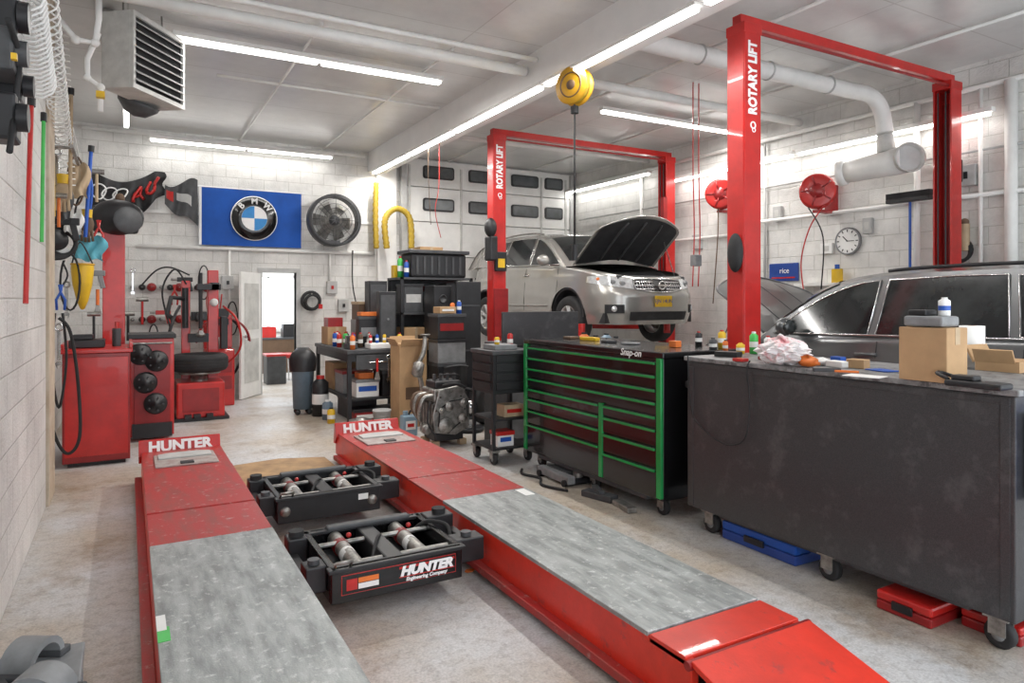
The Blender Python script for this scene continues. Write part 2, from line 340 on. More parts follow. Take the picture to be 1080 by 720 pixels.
# ---------------------------------------------------------------- drive-on alignment rack
def runway(x0,x1,label,near,dk):
    H=.27; yf=6.78; yn=near
    t=thing('lift_runway',label,'car ramp',((x0+x1)/2,yn,0))
    for a in (x0,x1-.04): part(MB().box(a,yn,.06,a+.04,yf,H-.006),'side_rail',REDR,t,bev=.006)
    part(MB().box(x0+.04,yf-.04,.06,x1-.04,yf,H-.01),'end_rail',REDR,t)
    for a in (x0-.05,x1): part(MB().box(a,yn+.1,.03,a+.05,yf-.1,.07),'jack_rail',REDD,t,bev=.004)
    part(MB().box(x0+.05,yn+.05,0,x1-.05,yf-.2,.05),'base_frame',DGREY,t)
    part(MB().box(x0,dk,H-.014,x1,4.13,H+.008),'steel_deck',STEEL,t,bev=.003)
    for ya,yb,e in ((4.14,4.75,.004),(4.76,5.9,.009),(5.91,yf-.03,.004)): part(MB().box(x0,ya,H-.014,x1,yb,H+e),'front_deck',REDD,t,bev=.003)
    part(MB().box(x0,yn+.03,H-.03,x1,dk-.01,H+.003),'rear_deck',REDR,t,bev=.003)
    cx=(x0+x1)/2
    part(MB().box(cx-.23,6.0,H+.004,cx+.23,6.45,H+.018),'turning_plate',DUSTY,t,bev=.005)
    part(MB().prism([(cx-.2,6.25),(cx+.2,6.25),(cx+.2,6.40),(cx+.1,6.44),(cx-.1,6.44),(cx-.2,6.40)],'Z',H+.018,H+.032),'bridge_plate',LGREY,t,bev=.004)
    part(MB().box(cx-.05,6.02,H+.018,cx+.05,6.10,H+.028),'lock_pin',BLACK,t,bev=.003)
    b=part(MB().prism([(yf-.04,H-.1),(yf-.10,H-.03),(yf-.055,H+.10),(yf-.025,H+.10),(yf+.01,H-.1)],'X',x0-.02,x1),'wheel_stop',RED,t,bev=.004)
    ang=math.atan2(.045,.13)
    text('lettering','HUNTER',.122,(cx-.01,yf-.083,H+.038),(1,0,0),(0,math.sin(ang),math.cos(ang)),LETW,b,.003,.006,sx=1.05)
    part(MB().box(x1-.1,3.95,H+.009,x1-.03,4.1,H+.0105) if x0>1 else MB().box(x0+.0,3.05,H+.009,x0+.035,3.2,H+.0105),'warning_sticker',PAPER,t)
    return t
r1=runway(.10,.73,'left runway of the drive-on rack, next to the block wall',-.6,1.0)
r2=runway(1.80,2.43,'right runway of the drive-on rack, with bright red approach ramp',1.86,2.1)
part(MB().box(.10,2.95,.2785,.145,3.08,.2800),'green_label',GRNP,r1)
part(MB().prism([(1.86,.25),(1.86,.272),(.95,.03),(.93,.005),(1.05,.005)],'X',1.80,2.46),'approach_ramp',REDR,r2,bev=.004)
part(MB().cyl((1.79,1.87,.25),(2.47,1.87,.25),.018),'hinge_rod',DKRED,r2)
def jack(cy,label,textual):
    t=thing('rolling_jack',label,'jack',(1.24,cy,0),0)
    yb=cy+.64; T=.265; xa,xb=.87,1.58
    part(MB().box(xa,cy,.09,xb,cy+.03,T).box(xa,cy+.03,.09,xa+.035,yb,T).box(xb-.035,cy+.03,.09,xb,yb,T).box(xa+.035,yb-.03,.09,xb-.035,yb,T).box(xa+.035,cy+.03,.09,xb-.035,yb-.03,.11),'tray_frame',BLACKG if textual else BLACK,t,bev=.006)
    for ya in (cy-.015,yb-.05): part(MB().box(xa-.015,ya,T-.02,xb+.015,ya+.06,T),'top_lip',BLACK,t,bev=.004)
    for s,(p,q) in enumerate(((.765,xa),(xb,1.755))):
        part(MB().box(p,yb-.14,.13,q,yb-.02,.275).box(p,cy+.08,.13,q,cy+.2,.262).box(p if s==0 else q-.05,cy+.2,.13,p+.05 if s==0 else q,yb-.14,.2),'carriage_arm',BLACK,t,bev=.008)
        for yy in (yb-.08,cy+.14): part(MB().cyl(((p+q)/2,yy,.255),((p+q)/2,yy,.285),.03,n=16),'roller_cap',DGREY,t)
    for x in (1.00,1.36):
        part(MB().box(x-.05,cy+.05,.11,x+.13,yb-.05,.16),'slide_channel',DGREY,t,bev=.006)
        c=part(MB().cyl((x+.04,cy+.05,.205),(x+.04,yb-.06,.215),.042,n=18).cyl((x+.04,cy+.04,.205),(x+.04,cy+.08,.205),.050,n=18),'air_cylinder',METAL,t)
        part(MB().cyl((x+.04,cy+.26,.207),(x+.04,cy+.33,.209),.0435,n=18),'label_band',PAPER,c,label='white paper label band')
        part(MB().cyl((x+.04,cy+.42,.21),(x+.04,cy+.47,.21),.046,n=18),'coloured_band',DKRED,c,label='dark red band')
        part(MB().sph((x+.1,cy+.5,.25),.015),'valve_knob',RED,t,label='small red valve knob')
    for yy in (yb-.2,cy+.12): part(MB().cyl((xa+.02,yy,.235),(xb-.02,yy,.235),.014,n=12),'cross_shaft',METAL,t)
    part(MB().box(1.17,cy+.03,.13,1.27,yb-.03,.255),'centre_beam',BLACK,t,bev=.01)
    part(MB().box(1.0,yb-.06,.255,1.5,yb,.285),'lift_beam',DGREY,t,bev=.01)
    for x in (.82,1.68): part(MB().cyl((x,yb-.08,.27),(x,yb-.08,.305),.042,n=18),'rubber_pad',RUBBER,t)
    part(MB().tube(cr([(1.5,cy+.5,.22),(1.55,cy+.42,.28),(1.62,cy+.3,.28),(1.6,cy+.2,.22)],6),.012),'air_hose',RUBBER,t)
    part(MB().tube(cr([(1.1,cy+.1,.2),(1.2,cy+.3,.275),(1.3,cy+.5,.22)],6),.008),'air_line',RUBBER,t)
    part(MB().tube([(xa+.02,cy+.02,.26),(xa+.02,cy-.02,.30),(xa+.1,cy-.02,.30),(xa+.1,cy+.02,.26)],.009),'pull_handle',METAL,t)
    if textual:
        p=part(MB().box(xa+.05,cy-.003,.13,xb-.04,cy,.228),'face_plate',RED,t,label='red edged black plate')
        part(MB().box(xa+.054,cy-.006,.134,xb-.044,cy-.003,.224),'plate_field',BLACKG,p)
        part(MB().box(1.22,cy-.008,.205,xb-.05,cy-.006,.217),'red_strip',RED,p); part(MB().box(1.22,cy-.008,.160,xb-.05,cy-.006,.165),'red_strip',RED,p)
        text('lettering','HUNTER',.066,(1.37,cy-.010,.190),(1,0,0),(0,0,1),LETW,p,.001,.004,.25,1.12)
        text('lettering','Engineering Company',.026,(1.37,cy-.010,.148),(1,0,0),(0,0,1),LETW,p,.001,.001,.2)
        part(MB().box(xa+.075,cy-.008,.150,xa+.13,cy-.006,.205),'sticker',RED,p); part(MB().box(xa+.135,cy-.008,.180,xa+.24,cy-.006,.205),'sticker',ORANGE,p); part(MB().box(xa+.135,cy-.008,.150,xa+.24,cy-.006,.176),'sticker',PAPER,p)
    else:
        for x in (.92,1.52): part(MB().lathe([(.001,.02),(.03,.02),(.035,0)],(x,cy,.17),(0,-1,0),16),'guide_roller',METAL,t)
        part(MB().box(1.42,cy-.003,.18,1.49,cy,.22),'sticker',PAPER,t)
    return t
jack(3.36,'near black rolling jack with white lettering on its front plate',True)
jack(4.74,'far black rolling jack between the runways, behind the lettered one',False)
solo(MB().prism([(.80,5.75),(1.72,5.75),(1.72,6.9),(1.3,7.05),(.80,6.95)],'Z',0,.014),'plywood_sheet','oil-stained plywood sheet on the floor between the far runway ends','board',WOODT)
for i,(px,py) in enumerate([(540,625),(495,602),(445,606)]):
    p=PZ(px,py,.006); solo(MB().prism([(-.03,0),(-.01,.02),(.02,.015),(.035,0),(.01,-.02),(-.02,-.018)],'Z',0,.006,Matrix.Translation(p)),'dry_leaf',['dry orange leaf lying farthest right beside the lettered jack','small dry leaf in the middle of the three by the jack','dry brown leaf closest to the front of the jack'][i],'leaf',ORANGE if i<2 else BROWN)
# ---------------------------------------------------------------- tool chest
t=thing('tool_chest','long black rolling tool chest with bright green trim and many drawers','tool chest',(3.7,4.7,0))
X0=3.35;Ya=3.74;Yb=5.68;ZB=.14
part(MB().box(X0,Ya,ZB,4.12,Yb,1.17),'body',BLACKG,t,bev=.006)
part(MB().box(X0-.02,Ya-.02,1.17,4.14,Yb+.02,1.215),'top',BLACKG,t,bev=.008)
for a in (Ya-.005,Yb-.05): part(MB().box(X0-.028,a,ZB+.02,X0,a+.055,1.17),'corner_trim',GREEN,t,bev=.006)
part(MB().box(X0-.026,4.435,ZB+.02,X0,4.485,.76),'centre_trim',GREEN,t,bev=.006)
def drawer(ya,yb,za,zb):
    d=part(MB().box(X0-.018,ya,za,X0,yb,zb),'drawer',BLACKG,t,bev=.003)
    part(MB().box(X0-.034,ya+.004,zb-.024,X0-.018,yb-.004,zb-.005),'handle',GREEN,d,bev=.004)
for a,b in [(1.055,1.145),(.955,1.045),(.86,.945),(.775,.85)]: drawer(Ya+.06,Yb-.06,a,b)
for a,b in [(.665,.75),(.53,.655),(.375,.52),(.17,.365)]: drawer(Ya+.06,4.43,a,b)
for a,b in [(.665,.75),(.555,.655),(.42,.545),(.17,.41)]: drawer(4.49,Yb-.06,a,b)
text('lettering','Snap-on',.075,(X0-.022,4.08,1.19),(0,-1,0),(0,0,1),LETW,t,.001,.001,.25)
for x in (3.46,4.0):
    for y in (Ya+.12,4.7,Yb-.12): caster(t,x,y,ZB,.058,'X')
part(MB().box(X0+.02,Ya+.2,.105,4.08,Yb-.2,.14),'base_rail',DGREY,t)
part(MB().box(3.55,Ya-.03,.95,3.95,Ya-.005,1.0),'push_handle',BLACK,t,bev=.01)
ZB=.165
t=thing('rolling_cabinet','large graphite grey rolling cabinet seen from its plain back','cabinet',(3.78,2.54,0))
part(MB().box(3.40,1.53,ZB,4.14,3.55,1.17),'body',SPECK,t,bev=.006)
part(MB().box(3.385,1.51,1.17,4.15,3.57,1.20),'top',SCUFF,t,bev=.006)
for a in (1.55,3.49): part(MB().box(3.395,a,ZB+.01,3.40,a+.04,1.13),'edge_seam',SPECK,t,bev=.002)
part(MB().box(3.395,1.55,1.13,3.40,3.53,1.16),'top_seam',SPECK,t,bev=.002)
part(MB().box(3.46,1.75,.13,4.1,3.3,ZB),'base_rail',DGREY,t)
for x in (3.49,4.05):
    for y in (1.63,2.5,3.40): caster(t,x,y,ZB,.066,'X')
part(MB().box(3.5,1.524,.3,4.05,1.53,1.1),'end_panel',SPECK,t,bev=.003)
for z in (.45,.62,.8,.98): part(MB().box(4.14,1.6,z,4.16,3.45,z+.15),'drawer',SPECK,t,bev=.003)
cab=cr([(3.375,3.52,1.21),(3.372,3.50,1.0),(3.372,3.45,.78),(3.372,3.2,.66),(3.372,3.02,.72),(3.372,2.98,.95),(3.372,3.0,1.15),(3.40,3.0,1.212)],8)
solo(MB().tube(cab,.005),'power_cord','thin black power cord looping down the face of the graphite cabinet','cord',RUBBER)
solo(MB().box(3.46,1.36,.70,3.85,1.51,1.09).box(3.47,1.35,1.05,3.84,1.36,1.1),'storage_bin','blue plastic bin hung on the end of the graphite cabinet','bin',BLUE,bev=.02)
# ---------------------------------------------------------------- two-post lifts
def lift(X1,X2,Y,label,lbl):
    H=3.98; t=thing('two_post_lift',label,'car lift',(X1,Y,0)); w=.10; dd=.09
    for i,x in enumerate((X1,X2)):
        s=1 if i==0 else -1
        part(MB().box(x-w,Y-dd-.01,0,x+w,Y-dd+.01,H).box(x-w,Y+dd-.01,0,x+w,Y+dd+.01,H).box(x-s*w-.008,Y-dd,0,x-s*w+.008,Y+dd,H),'column',RED,t,bev=.004)
        part(MB().box(x-.07*s-.015,Y-.075,0,x-.07*s+.015,Y+.075,H-.2),'inner_channel',DKRED,t)
        part(MB().box(x-.22,Y-.25,0,x+.22,Y+.25,.02),'base_plate',RED,t)
        part(MB().box(x-.11,Y-.105,H-.07,x+.11,Y+.105,H+.02),'column_cap',RED,t,bev=.005)
        za,zb=(1.05,1.75) if lbl else (.4,1.0)
        part(MB().box(x-.10,Y-.12,za,x+.13*s,Y+.12,zb),'carriage',DKRED,t,bev=.006)
        for k in range(2): part(MB().cyl((x+s*.105,Y-.04+.08*k,zb),(x+s*.105,Y-.04+.08*k,H-.1),.008,n=8),'lift_cable',BLACK,t)
        for sg in (-1,1):
            z=1.12 if lbl else .45
            q=(x+s*(.85),Y+sg*.95,z); 
            ar=MB(); d=Vector(q)-Vector((x+s*.1,Y+sg*.1,z)); rz=math.degrees(math.atan2(d.y,d.x))
            ar.cb(Vector((x+s*.1,Y+sg*.1,z))+d*.5,(d.length,.10,.08),rz); ar.cyl(q,(q[0],q[1],z+.13),.05)
            part(ar,'swing_arm',RED,t,bev=.005)
    part(MB().box(X1-.08,Y-.04,H+.02,X2+.08,Y+.06,H+.11),'overhead_beam',RED,t,bev=.006)
    part(MB().cyl((X1+.1,Y-.07,H-.04),(X2-.1,Y-.07,H-.04),.015),'shutoff_bar',DKRED,t)
    text('lettering','ROTARY LIFT',.140,(X1-.003,Y-dd-.014,H-.46),(0,0,1),(-1,0,0),LETW,t,.002,.006,sx=.76)
    part(MB().torus((X1,Y-dd-.012,H-.87),.028,.007,'Y',18,6),'emblem',LETW,t)
    part(MB().torus((X1+.01,Y-dd-.012,H-.91),.018,.005,'Y',18,6),'emblem',LETW,t)
    return t
l1=lift(4.74,7.95,4.25,'near red two-post car lift rising behind the graphite cabinet',0)
part(MB().sph((4.60,4.22,2.0),(.05,.08,.17)),'rubber_guard',RUBBER,l1)
part(MB().box(8.03,4.16,2.9,8.1,4.3,3.15),'switch_box',BLACK,l1,bev=.01)
l2=lift(4.72,8.0,8.85,'far red two-post car lift holding up the silver car',1)
part(MB().box(4.5,8.62,2.15,4.62,8.82,2.5).sph((4.53,8.68,2.62),(.09,.09,.14)),'motor_box',BLACK,l2,bev=.02)
cb_=part(MB().box(4.62,8.68,2.0,4.80,8.74,2.28),'control_box',BLACK,l2,bev=.01); part(MB().box(4.65,8.672,2.05,4.76,8.68,2.18),'warning_sticker',YEL,cb_)
part(MB().box(7.8,8.7,2.9,7.88,8.78,3.3),'cable_bracket',DKRED,l2)
# ---------------------------------------------------------------- sport utility cars
def tab(T,x):
    if x<=T[0][0]: return T[0][1]
    for (a,b),(c,d) in zip(T,T[1:]):
        if x<=c:
            u=(x-a)/(c-a) if c>a else 0; return b+(d-b)*u
    return T[-1][1]
def suv(label,paint,loc,rz,SX,hood_deg,front):
    t=thing('car',label,'car',loc,rz)
    half=cr([(-.10,0,0),(-.092,.25,0),(-.065,.45,0),(0,.62,0),(.11,.75,0),(.30,.85,0),(.55,.90,0),(.92,.925,0),(1.4,.935,0),(2.2,.94,0),(3.0,.94,0),(3.7,.925,0),(4.1,.89,0),(4.38,.81,0),(4.52,.68,0),(4.58,.48,0),(4.6,.25,0),(4.6,0,0)],10)
    acc=[0]
    for a,b in zip(half,half[1:]): acc.append(acc[-1]+(b-a).length)
    TL=acc[-1]; XS=list(zip(acc,[p.x for p in half])); YS=list(zip(acc,[p.y for p in half]))
    def O(s,sd=1):
        x,y=tab(XS,s),tab(YS,s); e=.07; dx=tab(XS,min(s+e,TL))-tab(XS,max(s-e,0)); dy=tab(YS,min(s+e,TL))-tab(YS,max(s-e,0))
        if s<e: dx=0;dy=1
        l=math.hypot(dx,dy) or 1; n=(-dy/l,dx/l)
        return x,y*sd,n[0],n[1]*sd
    ZT=[(-.1,.90),(.1,.93),(.5,1.0),(1.1,1.07),(2,1.11),(3.2,1.15),(4.2,1.18),(4.6,1.12)]
    FA,RA,WR=.95,3.68,.36
    def zbf(x):
        z=.24
        for a in (FA,RA):
            if abs(x-a)<.43: z=max(z,.34+math.sqrt(.43**2-(x-a)**2))
        return z
    def off(x,z):
        o=0
        if z<.42:o-=(.42-z)*.3
        if z>.66:o-=(z-.66)*.13
        if x<.35 and z>.66: o-=(z-.66)*.35*(1-max(x,0)/.35)
        o+=.012*math.exp(-((z-.92)/.035)**2)*min(1,max(0,(x-.6)/.5))
        return o
    def S(s,z,sd=1,e=0):
        x,y,nx,ny=O(s,sd); o=off(x,z)+e; return ((x+nx*o)*SX,y+ny*o,z)
    N=170; ss=[TL*i/N for i in range(N+1)]
    rows=[]
    for j in range(17):
        u=j/16; row=[]
        for sd,seq in ((1,ss),(-1,ss[::-1][1:-1])):
            for s in seq:
                x=tab(XS,s); zb=zbf(x); zt=tab(ZT,x); row.append(S(s,zb+(zt-zb)*u,sd))
        rows.append(row)
    top=rows[-1]; inner=[(min(max(p[0],.10*SX),4.5*SX),p[1]*.86,p[2]+.012) for p in top]
    part(MB().grid(rows+[inner],True,True),'body',paint,t,0)
    u=MB().box(.15*SX,-.80,.26,.52*SX,.80,.40).box(.5*SX,-.5,.26,1.4*SX,.5,.40).box(1.4*SX,-.84,.28,3.2*SX,.84,1.0).box(3.2*SX,-.5,.28,4.1*SX,.5,.9).box(4.1*SX,-.75,.3,4.45*SX,.75,1.0)
    part(u,'underbody',MATTE,t,0)
    for a in (FA,RA):
        for sd in (-1,1):
            arch=MB()
            for k in range(16):
                t0,t1=math.pi*k/16,math.pi*(k+1)/16
                def q(tt,r,w): return ((a+r*math.cos(tt))*SX,sd*w,.34+r*math.sin(tt))
                arch.add([q(t0,.43,.905),q(t1,.43,.905),q(t1,.40,.91),q(t0,.40,.91),q(t0,.42,.6),q(t1,.42,.6)],[(0,1,2,3),(0,1,5,4)],True)
            part(arch,'wheel_arch_lining',MATTE,t,0)
    if front: RE=[(1.02,1.075),(1.35,1.27),(1.7,1.47),(2.0,1.585),(2.4,1.645),(2.9,1.665),(3.4,1.655),(3.9,1.61),(4.25,1.54),(4.42,1.40),(4.53,1.15)]
    else: RE=[(1.06,1.08),(1.32,1.30),(1.60,1.50),(1.85,1.60),(2.2,1.655),(2.8,1.675),(3.4,1.67),(3.9,1.645),(4.3,1.58),(4.45,1.40),(4.53,1.15)]
    REs=[(p.x,p.y) for p in cr([(a,b,0) for a,b in RE],6)]
    yf=lambda z:.885-.235*max(0,z-1.07)/.59
    cabin=MB()
    for sd in (1,-1):
        rr=[]
        for k in range(7):
            rr.append([((x)*SX,sd*yf(tab(ZT,x)+(max(z-tab(ZT,x),0))*k/6)*(.97 if x>4.2 else 1),tab(ZT,x)+(max(z-tab(ZT,x),0))*k/6) for x,z in REs])
        cabin.grid(rr,True,False,sd<0)
    def roofp(x,z,v,e=0):
        sh=.30 if x<1.9 else max(0,.30*(1-(x-1.9)/.7)); sh*= min(1,(x-.9)/.3)
        return ((x-sh*(1-v*v))*SX-e*.6*(1 if x<2 else 0)-(-e if x>4 else 0),v*yf(z),z+.055*(1-v*v)+e)
    cabin.grid([[roofp(x,z,-1+2*k/10) for k in range(11)] for x,z in REs],True)
    part(cabin,'roof',paint,t,0)
    ws=[(x,z) for x,z in REs if 1.12<x<(1.93 if front else 1.8)]
    part(MB().grid([[roofp(x,z,v/10*.9,.008) for v in range(-10,11)] for x,z in ws],True),'windscreen',GLASS,t,0)
    rw=[(x,z) for x,z in REs if 4.1<x<4.5]
    part(MB().grid([[roofp(x,z,v/10*.85,.008) for v in range(-10,11)] for x,z in rw],True),'rear_window',GLASS,t,0)
    if front: W=[[(1.24,1.135),(1.36,1.225),(1.60,1.36),(1.85,1.485),(2.02,1.545),(2.11,1.565),(2.10,1.14)],[(2.18,1.14),(2.20,1.58),(2.7,1.605),(3.02,1.60),(3.12,1.19)],[(3.2,1.20),(3.12,1.59),(3.5,1.565),(3.95,1.46),(3.98,1.36),(3.7,1.25)]]
    else: W=[[(1.22,1.13),(1.34,1.26),(1.56,1.42),(1.78,1.53),(1.95,1.58),(2.11,1.60),(2.10,1.14)],[(2.18,1.14),(2.20,1.605),(2.7,1.625),(3.04,1.625),(3.12,1.17)],[(3.2,1.18),(3.12,1.62),(3.5,1.61),(3.95,1.57),(4.05,1.40),(3.9,1.24)]]
    for sd in (1,-1):
        for w in W:
            vs=[(x*SX,sd*(yf(z)+.007),z) for x,z in w]; part(MB().add(vs,[tuple(range(len(w)))]),'side_window',GLASS,t,0)
            cx=sum(p[0] for p in w)/len(w); cz=sum(p[1] for p in w)/len(w)
            part(MB().tube([((cx+(x-cx)*1.02)*SX,sd*(yf(z)+.008),cz+(z-cz)*1.04) for x,z in w],.008,5,True),'window_trim',CHROME,t,0)
        part(MB().tube([(x*SX,sd*(yf(1.12)+.012),1.118+.022*(x-1.2)) for x in (1.2,1.8,2.4,3.0,3.6)],.010,6),'belt_moulding',CHROME,t,0)
        for xd in (1.22,2.16,3.16):
            part(MB().tube([S([a for a,b in XS if b>=xd][0],zz,sd,.002) for zz in (.42,.6,.8,1.0,1.09)],.004,5),'door_gap',MATTE,t,0)
        part(MB().tube([S([a for a,b in XS if b>=xx][0],.50,sd,.012) for xx in (1.42,2.0,2.6,3.2)],.014,6),'side_moulding',paint,t,0)
        for xd in (1.98,2.98):
            s0=[a for a,b in XS if b>=xd][0]; p=S(s0,.97,sd,.02); q=S(s0+.18,.98,sd,.02); part(MB().tube([p,q],.014,8),'door_handle',paint if front==0 else CHROME,t,0)
        part(MB().tube([((x)*SX,sd*(yf(z)-.07),z+.045) for x,z in REs if 2.1<x<4.0],.015,8),'roof_rail',BLACK if front==0 else METAL,t,0)
        mr=part(MB().sph((1.44*SX,sd*1.03,1.19),(.07,.11,.085)),'side_mirror',paint,t,0)
        part(MB().sph((1.49*SX,sd*1.03,1.19),(.035,.09,.07)),'mirror_glass',GLASS,mr,0)
        def patch(s0,s1,za,zb,e=.008,n=12):
            m=MB(); R=[]
            for j in range(5):
                R.append([S(s0+(s1-s0)*k/n,za(k/n)+(zb(k/n)-za(k/n))*j/4,sd,e) for k in range(n+1)])
            return m.grid(R,True,False,sd<0)
        hl=part(patch(.45,1.22,lambda u:.735+.095*u,lambda u:.880+.07*u-.035*u**4),'headlight',LENS,t,0)
        for sc_,zz,r in ((.62,.81,.045),(.78,.83,.04)): part(MB().lathe([(.001,.015),(r*.6,.018),(r,.005),(r*1.1,-.01)],S(sc_,zz,sd,.002),(Vector(S(sc_,zz,sd,.1))-Vector(S(sc_,zz,sd,0))),16),'lamp_bowl',MGREY,hl,0)
        part(MB().sph(S(1.02,.875,sd,-.012),(.035,.03,.028)),'indicator',ORANGE,hl,0)
        part(patch(0.0,.43,lambda u:.69+.05*u,lambda u:.872,.010),'grille',BLACKG,t,0)
        for zz in (.735,.785,.835): part(MB().tube([S(.10+.32*k/8,zz,sd,.022) for k in range(9)],.010,6),'grille_bar',CHROME,t,0)
        for k in range(7): part(MB().tube([S(.13+.043*k,.71+.004*k,sd,.020),S(.13+.043*k,.862,sd,.020)],.007,5),'grille_tooth',CHROME,t,0)
        part(MB().tube([S(0,.880,sd,.018),S(.25,.882,sd,.018),S(.43,.868,sd,.018),S(.44,.80,sd,.018),S(.42,.74,sd,.018),S(.2,.70,sd,.018),S(0,.692,sd,.018)],.012,6),'grille_surround',CHROME,t,0)
        part(patch(.60,.88,lambda u:.40,lambda u:.52,.008),'fog_lamp_recess',MATTE,t,0)
        part(MB().lathe([(.001,.01),(.035,.008),(.04,0)],S(.74,.46,sd,.012),(-1,sd*.6,0),14),'fog_lamp',LENS,t,0)
        part(patch(0,.52,lambda u:.30,lambda u:.42,.007),'lower_intake',MATTE,t,0)
    if front: 
        pl=part(MB().cb((-.125*SX,-.02,.565),(.012,.31,.155)),'number_plate',YEL,t,0,bev=.004)
        text('lettering','EJN 14UN',.075,wm(t)@Vector((-.133*SX,-.02,.565)),wm(t).to_3x3()@Vector((0,-1,0)),(0,0,1),BLUED,pl,.001)
    part(MB().torus((-.118*SX,0,.79),.055,.012,'X',20,6).cb((-.121,0,.79),(.008,.15,.024)),'emblem',CHROME,t,0)
    part(MB().box(.12*SX,-.66,.62,1.02*SX,.66,.66),'engine_bay',MATTE,t,0)
    part(MB().box(.4*SX,-.25,.66,.85*SX,.3,.93),'engine_cover',DGREY,t,0,bev=.03)
    part(MB().box(.2*SX,.35,.66,.45*SX,.6,.9),'battery',DGREY,t,0,bev=.01)
    part(MB().tube(cr([(.3*SX,-.4,.85),(.5*SX,-.5,.95),(.8*SX,-.3,.97),(.9*SX,.1,.95)],6),.045,10),'intake_hose',RUBBER,t,0)
    part(MB().box(.1*SX,-.62,.84,.2*SX,.62,.93),'radiator_support',DGREY,t,0,bev=.01)
    part(MB().sph((.6*SX,-.5,.92),(.07,.07,.06)),'fluid_cap',LGREY,t,0)
    hx,hz=1.0*SX,1.11; an=math.radians(hood_deg); Lh=1.04
    def hp(u,v,e):
        l=Lh*u; wv=(.77-.02*u) if u<.75 else (.755-.16*((u-.75)/.25)**2)
        l2=l-(.13*v*v*u*u); h=e+.045*(1-v*v)+.03*math.sin(math.pi*u)
        return (hx-l2*math.cos(an)-h*math.sin(an), v*wv, hz+l2*math.sin(an)+h*math.cos(an))
    hm=MB().grid([[hp(i/14,j/8,0) for j in range(-8,9)] for i in range(15)],True)
    edge=[hp(i/14,-1,0) for i in range(15)]+[hp(1,j/8,0) for j in range(-7,9)]+[hp(i/14,1,0) for i in range(13,-1,-1)]
    hm.tube(edge,.013,6); ho=part(hm,'hood',paint,t,0)
    part(MB().grid([[hp(.03+.93*i/14,(j/8)*.95,-.02) for j in range(-8,9)] for i in range(15)],True),'hood_liner',MATTE,ho,0)
    for v in (-.45,0,.45): part(MB().tube([hp(.1+.8*k/6,v,-.03) for k in range(7)],.018,6),'hood_rib',DGREY,ho,0)
    part(MB().tube([(.3*SX,-.62,.9),hp(.55,-.8,-.02)],.008,6),'prop_rod',METAL,t,0)
    for a in (FA,RA):
        for sd in (1,-1):
            c=(a*SX,sd*.80,.36 if not front else .28)
            prof=[(.22,-.1),(.25,-.112),(.31,-.115),(.345,-.1),(.36,-.07),(.36,.07),(.345,.1),(.31,.115),(.25,.112),(.22,.1),(.22,-.1)]
            w=part(MB().lathe(prof,c,'Y',36),'tyre',RUBBER,t,0)
            part(MB().lathe([(.225,-.1),(.235,0),(.225,.1),(.21,.1),(.215,0),(.21,-.1)],c,'Y',36),'rim',LGREY,w,0)
            part(MB().lathe([(.001,sd*.078),(.05,sd*.075),(.055,sd*.04)],c,'Y',16),'hub_cap',LGREY,w,0)
            for k in range(5):
                rm=MB()
                for g in (-.14,.14):
                    an2=2*math.pi*k/5+.3; p=(c[0]+.04*math.cos(an2),c[1]+sd*.065,c[2]+.04*math.sin(an2)); q=(c[0]+.215*math.cos(an2+g),c[1]+sd*.085,c[2]+.215*math.sin(an2+g)); rm.tube([p,q],.018,6)
                part(rm,'spoke',LGREY,w,0)
            part(MB().lathe([(.001,.01),(.15,.01),(.15,-.02),(.001,-.02)],c,'Y',24),'brake_disc',METAL,w,0)
    return t
suv('silver car raised on the far lift with its hood open',SILV,(6.55,7.45,1.0),90,.97,38,1)
suv('dark graphite car parked behind the graphite cabinet, hood propped open',GRAPH,(6.4,5.85,.15),-90,1.06,33,0)
# ---------------------------------------------------------------- far-left machines
t=thing('red_cabinet','plain red steel cabinet with a black-cornered top by the left wall','cabinet',(-.26,8.0,0))
part(MB().box(-.54,7.65,.04,.02,8.35,1.08),'body',DKRED,t,bev=.008)
part(MB().box(-.56,7.63,1.08,.04,8.37,1.12).box(-.56,7.63,1.12,-.53,8.37,1.17).box(.01,7.63,1.12,.04,8.37,1.17),'top_tray',RED,t,bev=.006)
part(MB().box(-.52,7.645,.1,0,7.652,1.04),'front_panel',RED,t,bev=.003)
part(MB().box(-.5,7.7,0,-.02,8.3,.04),'base',BLACK,t)
solo(MB().box(-.5,7.8,1.121,-.2,8.1,1.2).box(-.47,7.83,1.2,-.3,8.0,1.25),'battery_charger','black charger box on top of the plain red cabinet','charger',BLACK,bev=.01)
t=thing('spray_bottle','dark bottle on the right of the plain red cabinet top','bottle',(-.1,8.0,1.12))
part(MB().cyl((-.1,8.0,1.121),(-.1,8.0,1.30),.04),'body',DGREY,t); part(MB().cyl((-.1,8.0,1.30),(-.1,8.0,1.38),.015).box(-.13,7.98,1.37,-.07,8.02,1.40),'trigger_cap',RED,t)
t=thing('adapter_cart','dark red service cart with round black wheel adapters on its front','cart',(.23,9.0,0))
part(MB().box(.02,8.72,.05,.46,9.3,1.15),'body',RED,t,bev=.008)
part(MB().box(.0,8.7,1.15,.48,9.32,1.2),'top',BLACK,t,bev=.006)
part(MB().box(.06,8.70,.1,.42,8.715,1.1),'door',DKRED,t,bev=.003)
for z,xx in ((.42,.27),(.66,.17),(.90,.28),(.98,.12)):
    a=part(MB().lathe([(.001,.10),(.03,.10),(.04,.07),(.10,.06),(.12,.03),(.12,0)],(xx,8.70,z),(.1,-1,0),20),'wheel_adapter',BLACK,t)
    for k in range(5): part(MB().cyl((xx+.075*math.cos(k*1.2566),8.65,z+.075*math.sin(k*1.2566)),(xx+.075*math.cos(k*1.2566),8.62,z+.075*math.sin(k*1.2566)),.010,n=8),'stud',DGREY,a)
